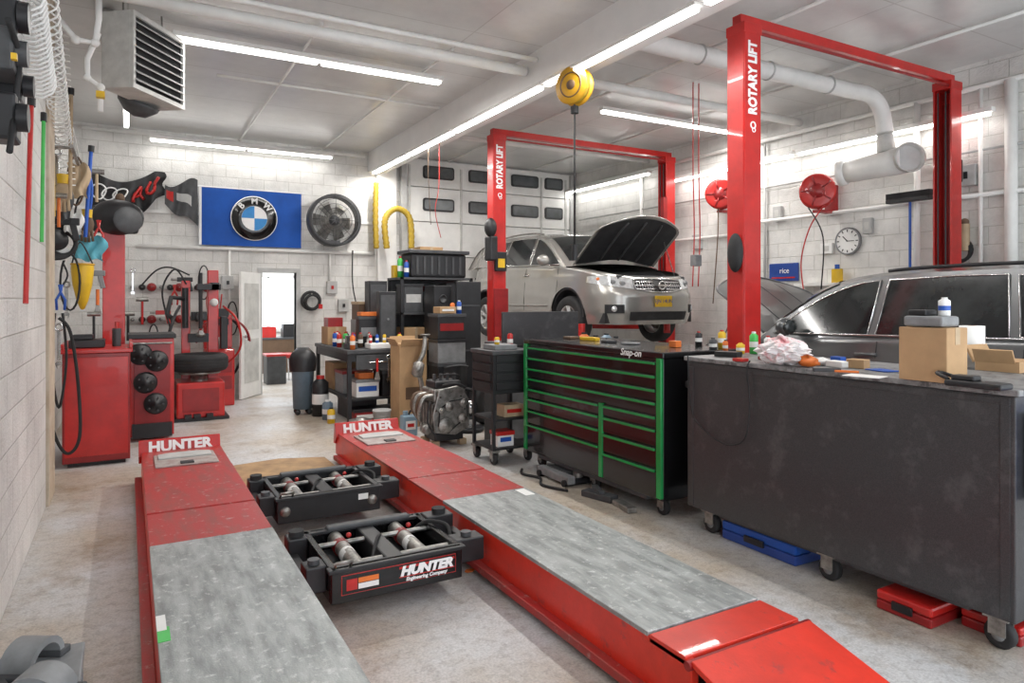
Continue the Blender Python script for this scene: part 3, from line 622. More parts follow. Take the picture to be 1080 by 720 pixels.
part(MB().box(.04,8.68,.04,.44,8.72,.2),'toe_plate',BLACK,t)
part(MB().cyl((.04,8.68,1.1),(.44,8.68,1.1),.012),'push_bar',METAL,t)
t=thing('sensor_tower','red post carrying a bulbous black camera pod above the red cabinets','machine',(-.14,9.0,0))
part(MB().box(-.25,8.93,.0,-.03,9.08,2.42),'post',RED,t,bev=.006)
part(MB().sph((-.1,8.9,2.52),(.27,.16,.2)).cb((-.12,8.98,2.5),(.46,.2,.3)),'camera_pod',BLACK,t,bev=.04)
part(MB().lathe([(.001,.02),(.13,.015),(.15,0)],(.0,8.76,2.48),(0.3,-1,0),22),'lens_ring',DGREY,t)
part(MB().sph((-.08,8.95,2.74),(.05,.05,.06)),'beacon',BROWN,t)
t=thing('tyre_changer','red tyre changing machine with a tyre lying on its turntable','tyre machine',(.85,10.1,0))
part(MB().box(.55,9.85,.03,1.13,10.45,.5),'base_cabinet',RED,t,bev=.02)
part(MB().box(.62,9.84,.12,1.06,9.85,.42),'front_cover',DKRED,t,bev=.004)
part(MB().box(.5,9.8,.0,1.18,10.5,.04),'foot_plate',BLACK,t)
part(MB().lathe([(.1,.5),(.1,.58),(.26,.6),(.26,.63),(.001,.63)],(.84,10.1,0),'Z',24),'turntable',METAL,t)
part(MB().box(.97,10.38,.4,1.11,10.52,2.0),'column',RED,t,bev=.01)
part(MB().box(.64,10.40,.4,.75,10.5,1.85),'assist_column',RED,t,bev=.01)
part(MB().box(.8,10.0,1.72,1.1,10.1,1.8).box(.98,10.0,1.72,1.08,10.4,1.82).cyl((.85,10.05,1.2),(.85,10.05,1.95),.025),'mount_arm',BLACK,t,bev=.005)
part(MB().sph((.85,10.05,1.12),(.06,.06,.04)).cb((.85,10.0,1.15),(.05,.12,.05)),'mount_head',METAL,t)
part(MB().tube([(.68,10.3,1.6),(.5,10.15,1.62),(.45,10.1,1.4),(.5,10.0,1.35)],.03).cyl((.68,10.3,1.2),(.68,10.3,1.75),.04),'assist_arm',BLACK,t)
part(MB().tube(cr([(.45,9.95,.5),(.42,9.85,.9),(.5,9.85,1.3),(.6,10.1,1.5)],6),.02),'breaker_lever',BLACK,t)
part(MB().lathe([(.14,-.02),(.2,0),(.14,.02)],(.5,10.2,.35),'X',20,True,0,200).box(.45,10.0,.25,.52,10.4,.35),'bead_breaker',METAL,t)
for x in (.68,.79,.94): part(MB().box(x-.04,9.74,.05,x+.04,9.86,.09),'pedal',BLACK,t)
part(MB().lathe([(.001,.03),(.05,.03),(.055,0)],(1.05,10.37,1.55),(0,-1,0),18),'pressure_gauge',PAPER,t)
part(MB().lathe([(.001,-.1),(.08,-.09),(.08,.2),(.001,.22)],(.45,10.35,.75),'Z',16),'air_tank',BLACK,t)
part(MB().box(.76,10.36,1.30,.96,10.46,1.42),'helper_slide',BLACK,t,bev=.01); part(MB().cyl((.86,10.2,1.36),(.86,10.4,1.36),.05),'helper_roller',DGREY,t)
part(MB().box(1.13,10.3,.9,1.22,10.45,1.35),'valve_box',BLACK,t,bev=.01); part(MB().box(.72,10.34,1.0,.98,10.40,1.12),'cross_brace',BLACK,t)
part(MB().tube(cr([(1.1,10.3,.6),(1.35,10.1,.9),(1.3,9.95,1.3),(1.15,10.2,1.5)],6),.015),'air_hose',RED,t)
part(MB().tube(cr([(.7,10.35,1.8),(.55,10.3,2.0),(.4,10.3,1.7),(.5,10.3,1.2)],6),.012),'air_hose',RUBBER,t)
def tyre(c,ax,label,R=.36,W=.115):
    k=R/.36
    m=MB().lathe([(.2*k,-W*.87),(.23*k,-W*.98),(.3*k,-W),(.335*k,-W*.87),(.355*k,-W*.6),(.36*k,-W*.3),(.36*k,W*.3),(.355*k,W*.6),(.335*k,W*.87),(.3*k,W),(.23*k,W*.98),(.2*k,W*.87),(.2*k,-W*.87)],c,ax,36)
    A_=Vector({'X':(1,0,0),'Y':(0,1,0),'Z':(0,0,1)}[ax]) if isinstance(ax,str) else Vector(ax).normalized()
    for h in (-.5,-.15,.15,.5): m.torus(Vector(c)+A_*h*W,.361*k,.004,ax,30,4)
    return solo(m,'tyre',label,'tyre',RUBBER)
tyre((.84,10.1,.745),'Z','black tyre lying flat on the red tyre machine')
tyre((.55,11.9,.36),(.1,-1,0),'upright tyre leaning against the back wall behind the tyre machine')
tyre((-.28,11.7,.36),(-.1,-1,0),'upright tyre at the left corner of the back wall')
tyre((.2,11.15,.115),'Z','tyre lying flat on the floor between the two upright back wall tyres')
t=thing('wheel_balancer','red wheel balancer with curved hood standing left of the white door','wheel machine',(1.2,11.2,0))
part(MB().box(1.0,11.0,.0,1.4,11.4,.85),'body',RED,t,bev=.02)
part(MB().box(1.0,11.3,.85,1.4,11.42,1.35),'back_plate',RED,t,bev=.01)
part(MB().lathe([(.36,-.08),(.38,-.08),(.38,.08),(.36,.08)],(1.25,11.1,.95),(0,1,0),24,True,0,180),'wheel_hood',DKRED,t)
part(MB().cyl((1.2,11.05,.95),(1.2,10.85,.95),.03).lathe([(.001,.05),(.07,.03),(.09,0)],(1.2,10.9,.95),(0,-1,0),18),'shaft_cone',METAL,t)
part(MB().box(1.05,11.28,1.2,1.35,11.3,1.45),'display',BLACK,t)
for z in (.25,.5): part(MB().box(1.04,10.99,z,1.36,11.0,z+.2),'weight_drawer',DKRED,t,bev=.004)
t=thing('tool_rack','white wall rack of wheel cones and clamps behind the tyre machine','rack',(.5,12.0,1.2))
for z in (1.25,1.75): part(MB().box(.0,12.06,z,1.2,12.1,z+.07),'rail',GREYW,t)
for i in range(9):
    x=.06+i*.13
    for z in (1.28,1.78):
        r=.03+.02*((i*7)%3)
        part(MB().cyl((x,12.06,z),(x,11.95,z-.01),.008).lathe([(.012,0),(r,.02),(r*.8,.07),(.012,.075)],(x,12.03,z),(0,-1,0),12),'cone',[METAL,BLACK,DKRED][i%3],t)
t=thing('bead_seater','black air tank with a bent nozzle on the floor left of the tyre machine','air tank',(.15,10.3,0))
part(MB().lathe([(.001,.06),(.1,.08),(.12,.12),(.12,.5),(.1,.56),(.001,.58)],(.15,10.3,0),'Z',20),'tank',BLACK,t); part(MB().tube(cr([(.15,10.3,.56),(.15,10.25,.75),(.1,10.1,.82)],6),.02),'nozzle',METAL,t); part(MB().box(.05,10.2,0,.25,10.4,.07),'foot',DKRED,t)
# ------------------------------------------------------------ flags, fan, pipes on the back wall
t=thing('flag','blue hanging flag with a round blue and white roundel','flag',(1.8,12.03,2.48))
part(MB().grid([[(1.0+1.6*i/40,12.02+.010*math.sin(i*.45+j*.2)*(.3+j/12),3.4-.93*j/12) for i in range(41)] for j in range(13)],True),'cloth',FLAGB,t)
part(MB().cyl((.95,12.03,3.41),(2.65,12.03,3.41),.012),'top_hem',LETW,t)
part(MB().box(.99,11.995,2.47,1.03,12.002,3.4),'side_hem',LETW,t)
cx,cz,yy=1.83,2.935,11.98
part(MB().lathe([(.001,.004),(.37,.004),(.37,0)],(cx,yy+.012,cz),(0,-1,0),48),'outer_disc',LETW,t)
part(MB().lathe([(.205,.004),(.355,.004),(.355,0)],(cx,yy+.006,cz),(0,-1,0),48),'ring',BLACKG,t)
q=MB()
for k,a in enumerate((0,90,180,270)):
    q.k=k%2
    pts=[(0,0)]+[(.2*math.cos(math.radians(a+i*9)),.2*math.sin(math.radians(a+i*9))) for i in range(11)]
    q.prism(pts,'Y',yy-.004,yy,Matrix.Translation((cx,0,cz)))
LB=mat('roundel_blue',(.04,.26,.62),.6); part(q,'roundel',[LETW,LB],t)
for ch,a in (('B',136),('M',90),('W',44)):
    r=.280; text('lettering',ch,.135,(cx+r*math.cos(math.radians(a)),yy-.010,cz+r*math.sin(math.radians(a))),(math.sin(math.radians(a)),0,-math.cos(math.radians(a))),(math.cos(math.radians(a)),0,math.sin(math.radians(a))),LETW,t,.001,.004)
t=thing('flag','black sagging flag with red lettering and white rings left of the blue flag','flag',(.0,11.95,2.8))
def fl(u,v):
    x=-.55+1.05*u+.03*math.sin(9*v); top=3.58-.20*math.sin(math.pi*min(1,u*1.15)); 
    return Vector((x,11.98+.055*math.sin(u*19+v*2)*(.3+v),top-v*(.58-.16*u+.07*math.sin(u*11))))
part(MB().grid([[fl(i/40,j/12) for i in range(41)] for j in range(13)],True),'cloth',BLACK,t)
def ringon(u0,v0,ru,rv,a0=0,a1=360):
    P=[]
    for k in range(25):
        a=math.radians(a0+(a1-a0)*k/24); q=fl(u0+ru*math.cos(a),v0+rv*math.sin(a)); q.y-=.018; P.append(q)
    return P
for i in range(3): part(MB().tube(ringon(.17+i*.135,.42,.085,.18),.012,5),'ring',LETW,t)
def strokes(segs,u0,v0,su,sv,r):
    m=MB()
    for s_ in segs:
        P=[]
        for (a,b),(c,d) in zip(s_,s_[1:]):
            for k in range(5): P.append(fl(u0+su*(a+(c-a)*k/4),v0+sv*(1-(b+(d-b)*k/4))))
        for p in P: p.y-=.02
        m.tube(P,r,6)
    return m
part(strokes([[(0,0),(.4,1),(.8,0)],[(.18,.35),(.62,.35)]],.60,.22,.17,.44,.022),'letter_a',RED,t)
part(strokes([[(0,1),(0,.2),(.2,0),(.5,0),(.7,.2),(.7,1)]],.79,.22,.15,.46,.022),'letter_u',RED,t)
t=thing('flag','dark folded pennant with a grey stripe hanging against the blue flag','flag',(.8,11.95,2.7))
def f2(u,v): return Vector((.50+.47*u,11.93+.04*math.sin(u*13+v*3),3.48-.10*(1-u)-v*(.30+.44*u)-.05*math.sin(u*6)))
part(MB().grid([[f2(i/18,j/10) for i in range(19)] for j in range(11)],True),'cloth',DGREY,t)
m=MB().grid([[f2(.35+.45*i/8,.25+.12*j+.2*i/8)+Vector((0,-.012,0)) for i in range(9)] for j in range(3)],True); part(m,'grey_stripe',LGREY,t)
m=MB().grid([[f2(.05+.2*i/4,.2+.2*j)+Vector((0,-.012,0)) for i in range(5)] for j in range(3)],True); part(m,'red_patch',RED,t)
t=thing('wall_fan','big round shop fan on the back wall right of the blue flag','fan',(3.12,11.85,2.5))
fc=(3.12,11.86,2.96)
part(MB().lathe([(.40,-.12),(.45,-.12),(.45,.12),(.40,.12),(.40,-.12)],fc,'Y',36),'drum',DGREY,t)
part(MB().lathe([(.001,.05),(.08,.05),(.09,-.05),(.001,-.05)],fc,'Y',18),'motor',DGREY,t)
for k in range(6):
    M=Matrix.Translation(fc)@Matrix.Rotation(math.radians(60*k),4,'Y')@Matrix.Rotation(.5,4,'Z')
    part(MB().prism([(.07,-.05),(.36,-.13),(.38,.08),(.07,.05)],'Y',-.006,.006,M),'blade',METAL,t)
gr=MB()
for r in (.12,.2,.28,.36,.43): gr.torus((fc[0],fc[1]-.13,fc[2]),r,.004,'Y',30,5)
for k in range(8): gr.tube([(fc[0],fc[1]-.13,fc[2]),(fc[0]+.43*math.cos(k*.785),fc[1]-.13,fc[2]+.43*math.sin(k*.785))],.004,5)
part(gr,'guard',DGREY,t)
part(MB().box(3.0,11.9,2.53,3.24,12.1,2.62),'bracket',DGREY,t)
def pipe(pts,r,label,m=WHITE,name='pipe',cat='pipe',n=12):
    return solo(MB().tube(pts,r,n),name,label,cat,m)
pipe([(.1,12.05,2.42),(3.88,12.05,2.42)],.03,'long white pipe running under the flags on the back wall')
pipe([(-.1,12.05,2.42),(-.1,12.05,1.0)],.02,'thin white drop pipe at the left of the back wall')
pipe([(1.45,12.05,2.4),(1.45,12.05,1.2)],.02,'thin white drop pipe left of the white door')
pipe([(3.1,12.05,2.4),(3.1,12.05,1.9)],.018,'short white drop pipe under the wall fan')
pipe([(-.54,6.42,4.08),(3.78,6.42,4.08)],.055,'thick white ceiling pipe crossing the left bay in front of the strip light')
pipe([(-.54,6.18,4.13),(3.78,6.18,4.13)],.025,'slim conduit beside the thick ceiling pipe of the left bay')
pipe([(.9,8.6,4.2),(3.7,8.6,4.2)],.018,'slim conduit on the left bay ceiling behind the strip light')
pipe([(2.95,6.5,4.2),(2.95,12.0,4.2)],.015,'slim ceiling conduit running back towards the wall fan')
pipe([(1.6,6.5,4.2),(1.6,12.0,4.2)],.015,'slim ceiling conduit running back above the blue flag')
pipe([(-.6,11.95,4.15),(3.7,11.95,4.15)],.03,'white pipe in the corner of ceiling and back wall')
pipe([(4.15,6.4,4.08),(8.25,6.4,4.08)],.055,'white ceiling pipe crossing the right bay behind the near lift')
pipe([(4.15,9.6,4.1),(8.25,9.6,4.1)],.04,'white ceiling pipe above the silver car')
pipe([(8.24,-1,3.95),(8.24,12.0,3.95)],.03,'long white pipe along the top of the right wall')
pipe([(8.24,4.75,3.95),(8.24,4.75,1.0)],.035,'vertical white pipe on the right wall left of the broom')
pipe([(8.24,3.75,3.95),(8.24,3.75,1.0)],.06,'thick vertical white pipe at the right edge of the view')
pipe([(8.24,4.05,3.95),(8.24,4.05,1.0)],.022,'thin vertical conduit beside the thick white pipe at the right edge')
pipe([(8.24,3.3,2.75),(8.24,7.4,2.75),(8.24,7.6,2.6),(8.24,11.8,2.6)],.025,'horizontal white air line on the right wall under the hose reels')
pipe([(8.25,3.3,3.25),(8.25,11.8,3.25)],.015,'slim grey conduit above the hose reels on the right wall',LGREY)
pipe([(8.25,7.0,3.9),(8.25,7.0,1.3)],.018,'slim vertical conduit between the two red hose reels',LGREY)
pipe([(8.25,9.8,3.9),(8.25,9.8,1.3)],.03,'vertical white pipe on the right wall behind the silver car')
pipe([(5.3,-1,4.21),(5.3,11.9,4.21)],.018,'slim conduit along the right bay ceiling towards the garage door')
pipe([(7.1,-1,4.21),(7.1,11.9,4.21)],.018,'slim conduit on the right bay ceiling closer to the right wall')
t=thing('exhaust_duct','large white ceiling duct crossing behind the near lift and elbowing down','duct',(4.2,5.05,3.9))
part(MB().tube(cr([(4.15,5.05,4.05),(5.2,5.05,4.05),(6.4,5.05,4.05),(7.4,5.05,4.05),(7.72,5.0,4.02),(7.85,4.95,3.85),(7.85,4.9,3.56)],8),.09,18),'pipe_run',WHITE,t)
for x in (5.0,6.0,7.0): part(MB().torus((x,5.05,4.05),.092,.012,'X',20,6),'coupling',LGREY,t)
t=thing('vent_elbow','wide white exhaust nozzle with an open round mouth by the right wall','duct',(7.8,4.95,3.1))
pa=PX(893,182,7.85); pb=PX(955,168,7.85)
part(MB().tube([pa,pa.lerp(pb,.3),pa.lerp(pb,.7),pb],[.13,.14,.155,.16],22),'nozzle_body',WHITE,t)
part(MB().lathe([(.13,0),(.155,.02),(.16,.09),(.145,.09),(.12,.0)],pa,(-.25,1,-.1),26),'flared_mouth',WHITE,t)
part(MB().lathe([(.155,-.02),(.165,.10),(.175,.11),(.165,.12),(.15,.10),(.14,.0),(.001,.0)],pb,(-.65,-1,0.05),28),'open_mouth',GREYW,t)
part(MB().lathe([(.001,.06),(.145,.06)],pb,(-.65,-1,0.05),28),'mouth_screen',LGREY,t)
pm=PX(935,150,7.85); part(MB().cyl(pm+Vector((0,0,-.12)),(7.85,4.9,3.54),.10,.09,18),'collar',GREYW,t)
# pendant reel and hoses
rc=PY(606,91,5.62); t=thing('cord_reel','amber cord reel hanging from the ceiling beam with a long black drop cable','reel',rc)
ax=Vector((.93,.37,0)).normalized()
part(MB().lathe([(.05,-.07),(.18,-.07),(.19,-.055),(.18,-.045),(.10,-.04),(.10,.04),(.18,.045),(.19,.055),(.18,.07),(.05,.07)],rc,ax,30),'drum',AMBER,t)
part(MB().lathe([(.001,-.08),(.045,-.08),(.055,-.06),(.055,.06),(.045,.08),(.001,.08)],rc,ax,18),'hub',BROWN,t)
part(MB().torus(rc,.135,.038,ax,24,8),'wound_cable',MUST,t)
part(MB().torus(rc-ax*.07,.12,.008,ax,24,6),'flange_ring',BROWN,t)
part(MB().box(rc.x-.025,rc.y-.09,rc.z+.1,rc.x+.025,rc.y+.09,3.9),'hanger',AMBER,t)
part(MB().tube([(rc.x,rc.y,rc.z-.18),(rc.x,rc.y,2.1)],.010,6),'drop_cable',RUBBER,t)
part(MB().cyl((rc.x,rc.y,rc.z-.2),(rc.x,rc.y,rc.z-.27),.04),'ball_stop',RUBBER,t); part(MB().cyl((rc.x,rc.y,1.98),(rc.x,rc.y,2.14),.028),'socket_end',BLACK,t)
def reel(px,py,lab):
    c=PX(px,py,7.98); t=thing('hose_reel',lab,'hose reel',(8.2,c.y,c.z-.2)); ax=Vector((.80,.60,0))
    part(MB().lathe([(.09,-.09),(.20,-.10),(.225,-.09),(.225,-.08),(.12,-.06),(.12,.06),(.225,.08),(.225,.09),(.09,.09)],c,ax,30),'drum',RED,t)
    part(MB().torus(c,.15,.045,ax,24,8),'hose_coil',BLACK,t)
    part(MB().lathe([(.001,-.11),(.09,-.105),(.1,-.08)],c,ax,18),'hub',DKRED,t)
    for k in range(5):
        M=axM(c-ax*.10,ax); a=k*1.2566; part(MB().tube([M@Vector((.07*math.cos(a),.07*math.sin(a),0)),M@Vector((.20*math.cos(a),.20*math.sin(a),0))],.012,6),'spoke',DKRED,t)
    part(MB().box(c.x-.03,c.y-.05,c.z-.28,8.3,c.y+.05,c.z-.24).box(8.24,c.y-.08,c.z-.28,8.3,c.y+.08,c.z+.1),'bracket',DKRED,t)
    part(MB().cyl(c,(8.3,c.y,c.z),.03),'axle',DKRED,t)
    return c
c1=reel(862,202,'red hose reel on the right wall right of the near lift column')
c2=reel(760,205,'red hose reel on the right wall left of the near lift column')
def hose(pts,r,lab,m,n=6,cat='hose',name='air_hose'): return solo(MB().tube(cr(pts,8),r,n),name,lab,cat,m)
hose([c1+Vector((-.05,-.14,-.2)),PX(854,240,7.95),PX(845,275,7.95),PX(848,310,7.95)],.009,'red hose falling left from the reel near the wall clock',RED)
hose([c1+Vector((-.05,.1,-.2)),PX(868,250,7.85),PX(866,305,7.85)],.009,'dark hose falling right from the reel near the wall clock',RUBBER)
hose([c2+Vector((-.05,0,-.2)),PX(757,250,7.9),PX(752,320,7.9)],.009,'thin hose dropping from the reel left of the near lift',BROWN)
for i,(px,lab) in enumerate([(731,'left one of the two red cords hanging in front of the far lift post'),(737,'right one of the two red cords hanging in front of the far lift post')]):
    q=PY(px,60,6.2); hose([(q.x,6.2,ZC),(q.x,6.2,3.2),(q.x+.02,6.2,2.4),(q.x-.01,6.2,1.75)],.008,lab,RED,5,'cord','hanging_cord')
q=PY(734,262,6.2); solo(MB().box(q.x-.05,6.15,2.0,q.x+.05,6.25,2.14),'pendant_switch','small pendant box at the end of the red cords','switch',MGREY,bev=.01)
q=PY(463,160,9.3); hose([(q.x,9.3,ZC),(q.x,9.3,3.3),(q.x-.06,9.3,2.9),(q.x+.03,9.3,2.5)],.006,'red cord hanging in front of the garage door windows',RED,5,'cord','hanging_cord')
q=PY(453,160,9.4); hose([(q.x,9.4,ZC),(q.x-.02,9.4,3.5),(q.x+.02,9.4,2.7)],.005,'brown cord just left of the red cord at the garage door windows',BROWN,5,'cord','hanging_cord')
# right wall items
c=PX(892,254,8.22); t=thing('wall_clock','round white wall clock under the exhaust nozzle','clock',(8.28,c.y,c.z-.18))
part(MB().lathe([(.001,0),(.18,0),(.18,.04),(.165,.045),(.16,.03)],(8.29,c.y,c.z),(-1,0,0),32),'case',MGREY,t)
part(MB().lathe([(.001,.035),(.16,.035)],(8.29,c.y,c.z),(-1,0,0),32),'dial',PAPER,t)
for k in range(12):
    a=k*math.pi/6; part(MB().cb((8.252,c.y+.135*math.sin(a),c.z+.135*math.cos(a)),(.004,.012,.03),0,-math.degrees(a)),'hour_mark',BLACK,t)
part(MB().cb((8.25,c.y+.03,c.z+.03),(.004,.012,.1),0,-45),'hand',BLACK,t); part(MB().cb((8.25,c.y-.04,c.z),(.004,.008,.11),0,90),'hand',BLACK,t)
c=PX(957,213,8.12); t=thing('broom','wide black push broom hung head-up with a blue handle','broom',(8.14,c.y,2.0))
part(MB().box(8.08,c.y-.27,c.z,8.18,c.y+.25,c.z+.05),'head',BLACK,t,bev=.01)
part(MB().box(8.09,c.y-.27,c.z+.05,8.17,c.y+.25,c.z+.12),'bristles',MATTE,t)
part(MB().cyl((8.14,c.y-.02,c.z),(8.14,c.y-.02,c.z-1.3),.015),'handle',BLUE,t)
c=PX(1017,290,8.2); t=thing('wall_cable_coil','small black coiled cable on a hook at the right wall edge','cable',(8.25,c.y,2.0))
part(MB().torus((8.22,c.y+.05,2.15),.12,.02,'X',20,6).torus((8.2,c.y+.05,2.13),.11,.02,'X',20,6),'coil',RUBBER,t); part(MB().cyl((8.3,c.y+.05,2.28),(8.15,c.y+.05,2.28),.01),'hook',METAL,t)
c=PX(1020,185,8.25); t=thing('switch_box','small metal switch box on the right wall beside the near lift','switch',(8.28,c.y,c.z-.12))
part(MB().box(8.22,c.y-.1,c.z-.12,8.3,c.y+.1,c.z+.12),'box',LGREY,t,bev=.01); part(MB().box(8.21,c.y-.02,c.z-.04,8.22,c.y+.02,c.z+.04),'toggle',BLACK,t)
t=thing('spray_bottle','tan bottle hanging on the wall below the metal switch box','bottle',(8.2,c.y,c.z-.85))
part(MB().cyl((8.2,c.y,c.z-.55),(8.2,c.y,c.z-.85),.05),'body',TAN,t); part(MB().sph((8.2,c.y,c.z-.53),.045),'cap',BROWN,t)
c=PX(826,287,8.27); t=thing('shop_sign','small dark blue framed sign on the right wall beside the near lift','sign',(8.29,c.y,c.z-.2))
part(MB().box(8.27,c.y-.25,c.z-.13,8.3,c.y+.25,c.z+.13),'board',BLUED,t,bev=.01); text('lettering','rice',.11,(8.268,c.y-.02,c.z+.02),(0,-1,0),(0,0,1),LETW,t,.001); part(MB().box(8.266,c.y-.2,c.z-.09,8.27,c.y+.2,c.z-.07),'sign_stripe',RED,t)
c=PX(884,290,8.2); t=thing('oil_bottle','pale yellow bottle on the ledge below the wall clock','bottle',(8.18,c.y,c.z-.1))
part(MB().cyl((8.18,c.y,c.z-.1),(8.18,c.y,c.z+.08),.07),'body',YEL,t); part(MB().cyl((8.18,c.y,c.z+.08),(8.18,c.y,c.z+.14),.03),'cap',BLUE,t)
solo(MB().box(8.08,c.y-.5,c.z-.14,8.3,c.y+.6,c.z-.101),'wall_shelf','narrow white ledge on the right wall below the clock','shelf',WHITE)
for px,py,w,h,m,l in [(872,262,.18,.14,PAPER,'small white notice just left of the wall clock'),(915,238,.12,.2,LGREY,'grey breaker box on the right wall above and right of the clock'),(1000,260,.16,.25,LGREY,'grey outlet box near the hanging broom'),(735,255,.2,.24,LGREY,'grey outlet box on the right wall near the far lift post'),(820,225,.14,.2,LGREY,'small grey box on the right wall just right of the near lift column')]:
    c=PX(px,py,8.26); t=thing('wall_box',l,'wall box',(8.29,c.y,c.z-h/2)); part(MB().box(8.24,c.y-w/2,c.z-h/2,8.3,c.y+w/2,c.z+h/2),'case',m,t,bev=.006); part(MB().box(8.236,c.y-w/4,c.z-h/4,8.24,c.y+w/4,c.z+h/4),'cover',GREYW,t)
def corr(pts,r,lab,m):
    P=cr(pts,12); rr=[r*(1 if i%2 else .80) for i in range(len(P))]
    return solo(MB().tube(P,rr,12),'exhaust_hose',lab,'hose',m)
corr([PY(397,192,11.85),PY(396,225,11.85),PY(397,262,11.85)],.055,'straight mustard ribbed hose hanging beside the back pillar',MUST)
corr([PY(408,262,11.7),PY(406,232,11.7),PY(418,220,11.7),PY(432,230,11.7),PY(434,262,11.7)],.060,'looped mustard ribbed hose in front of the garage door edge',MUST)
# ---------------------------------------------------------------- heater and left wall
t=thing('unit_heater','white louvred unit heater hanging from the ceiling near the left wall','heater',(0,6.6,3.25))
M=Matrix.Translation((.04,6.6,.10))@Matrix.Rotation(math.atan2(.8,.6),4,'Z')
part(MB().box(0,0.03,3.29,.72,.30,3.95,M),'casing',GREYW,t,bev=.01)
part(MB().box(0,0,3.29,.72,.03,3.33,M).box(0,0,3.91,.72,.03,3.95,M).box(0,0,3.33,.03,.03,3.91,M).box(.69,0,3.33,.72,.03,3.91,M),'face_frame',GREYW,t)
part(MB().box(.03,.024,3.33,.69,.034,3.91,M),'dark_core',MATTE,t)
for i in range(8):
    z=3.37+i*.07; part(MB().box(.03,-.03,-.004,.69,.03,.004,M@Matrix.Translation((0,0,z))@Matrix.Rotation(.6,4,'X')),'louvre',LGREY,t)
for x in (.1,.62): part(MB().cyl(M@Vector((x,.17,3.95)),Vector(((M@Vector((x,.17,0))).x,(M@Vector((x,.17,0))).y,ZC)),.008),'hanger_rod',METAL,t)
part(MB().lathe([(.001,.12),(.09,.1),(.17,.02),(.18,-.02),(.001,-.02)],M@Vector((.5,.32,3.30)),M.to_3x3()@Vector((0,.4,-1)),20),'fan_motor',DGREY,t)
part(MB().tube(cr([M@Vector((.4,.3,3.8)),M@Vector((.4,.5,3.85)),M@Vector((.4,.55,4.13))],5),.06,14),'flue',LGREY,t)
def LW(px,py,x=-.5): return PX(px,py,x)
t=thing('gas_pipe','white gas piping with elbows and a valve left of the hanging heater','pipe',(-.4,6.3,3.4))
g1=[PY(62,20,6.35),PY(80,42,6.35),PY(100,45,6.35),PY(104,20,6.35),PY(104,0,6.35)]
part(MB().tube(g1,.025,10).sph(g1[2],.035).sph(g1[1],.035),'upper_pipe',WHITE,t)
g2_=[PY(104,35,6.4),PY(92,62,6.4),PY(92,82,6.4),PY(106,92,6.4),PY(106,118,6.4)]
part(MB().tube(g2_,.022,10).sph(g2_[2],.03).sph(g2_[3],.032),'lower_pipe',WHITE,t); part(MB().cb(PY(106,100,6.35),(.06,.06,.05)),'valve',YEL,t)
def coil(p,q,R,turns,r,lab,m=WHITE):
    p=Vector(p);q=Vector(q);M=axM(p,(q-p)); L=(q-p).length; N=turns*10
    pts=[M@Vector((R*math.cos(2*math.pi*i/10),R*math.sin(2*math.pi*i/10),L*i/N)) for i in range(N+1)]
    solo(MB().tube(pts,r,5),'coiled_hose',lab,'hose',m)
coil(LW(24,-10,-.40),LW(40,90,-.42),.08,20,.007,'thick white coiled air hose in the top left corner')
coil(LW(46,-5,-.42),LW(66,150,-.5),.07,26,.006,'long white coiled hose stretching down beside the corner one')
coil(PY(64,30,7.6),PY(72,200,7.6),.06,26,.005,'narrow white coiled hose hanging farthest from the camera')
hose([LW(30,20,-.46),LW(50,60,-.46),LW(75,130,-.46),LW(84,170,-.46)],.008,'thin white cable slung diagonally behind the coiled hoses',WHITE)
t=thing('wall_tool_holder','black equipment holder high on the near left wall','tool holder',LW(8,150,-.5))
for i,(px,py,sx,sy,sz) in enumerate([(6,20,.1,.2,.22),(4,58,.1,.25,.18),(12,92,.09,.16,.16),(5,125,.1,.16,.2)]):
    p=LW(px,py,-.46); part(MB().cb(p,(sx,sy,sz)).cyl(p+Vector((.05,-.05,0)),p+Vector((.09,-.05,0)),sz*.3),'housing',[BLACK,DGREY,BLACK,BLACK][i],t,bev=.015)
part(MB().tube(cr([LW(8,20,-.42),LW(20,60,-.40),LW(16,110,-.42),LW(10,160,-.42)],6),.012,8),'cable',RUBBER,t)
part(MB().cb(LW(15,60,-.40),(.02,.03,.025)),'yellow_tag',YEL,t)
def stick(p,q,r,lab,m,name='pole',cat='pole',tip=None):
    t=thing(name,lab,cat,q)
    part(MB().cyl(p,q,r,n=10),'shaft',m,t); part(MB().cyl(p,Vector(p)+(Vector(p)-Vector(q)).normalized()*.06,r*1.6,n=10),'end_cap',tip or BLACK,t)
stick(LW(33,112,-.47),LW(27,320,-.47),.013,'long red handled pole leaning on the left wall',RED)
stick(LW(46,128,-.50),LW(44,255,-.50),.012,'green handled pole beside the red one on the left wall',GRNP)
stick(PY(75,100,7.2),PY(74,210,7.2),.016,'short tan wooden handle hanging behind the coiled hoses',TAN)
stick(PY(96,160,8.0),PY(90,250,8.0),.018,'blue handled tool hanging by the coiled hoses',BLUE)
stick(PY(56,150,6.9),PY(57,228,6.9),.011,'yellow handled rod above the round black cable coil',YEL)
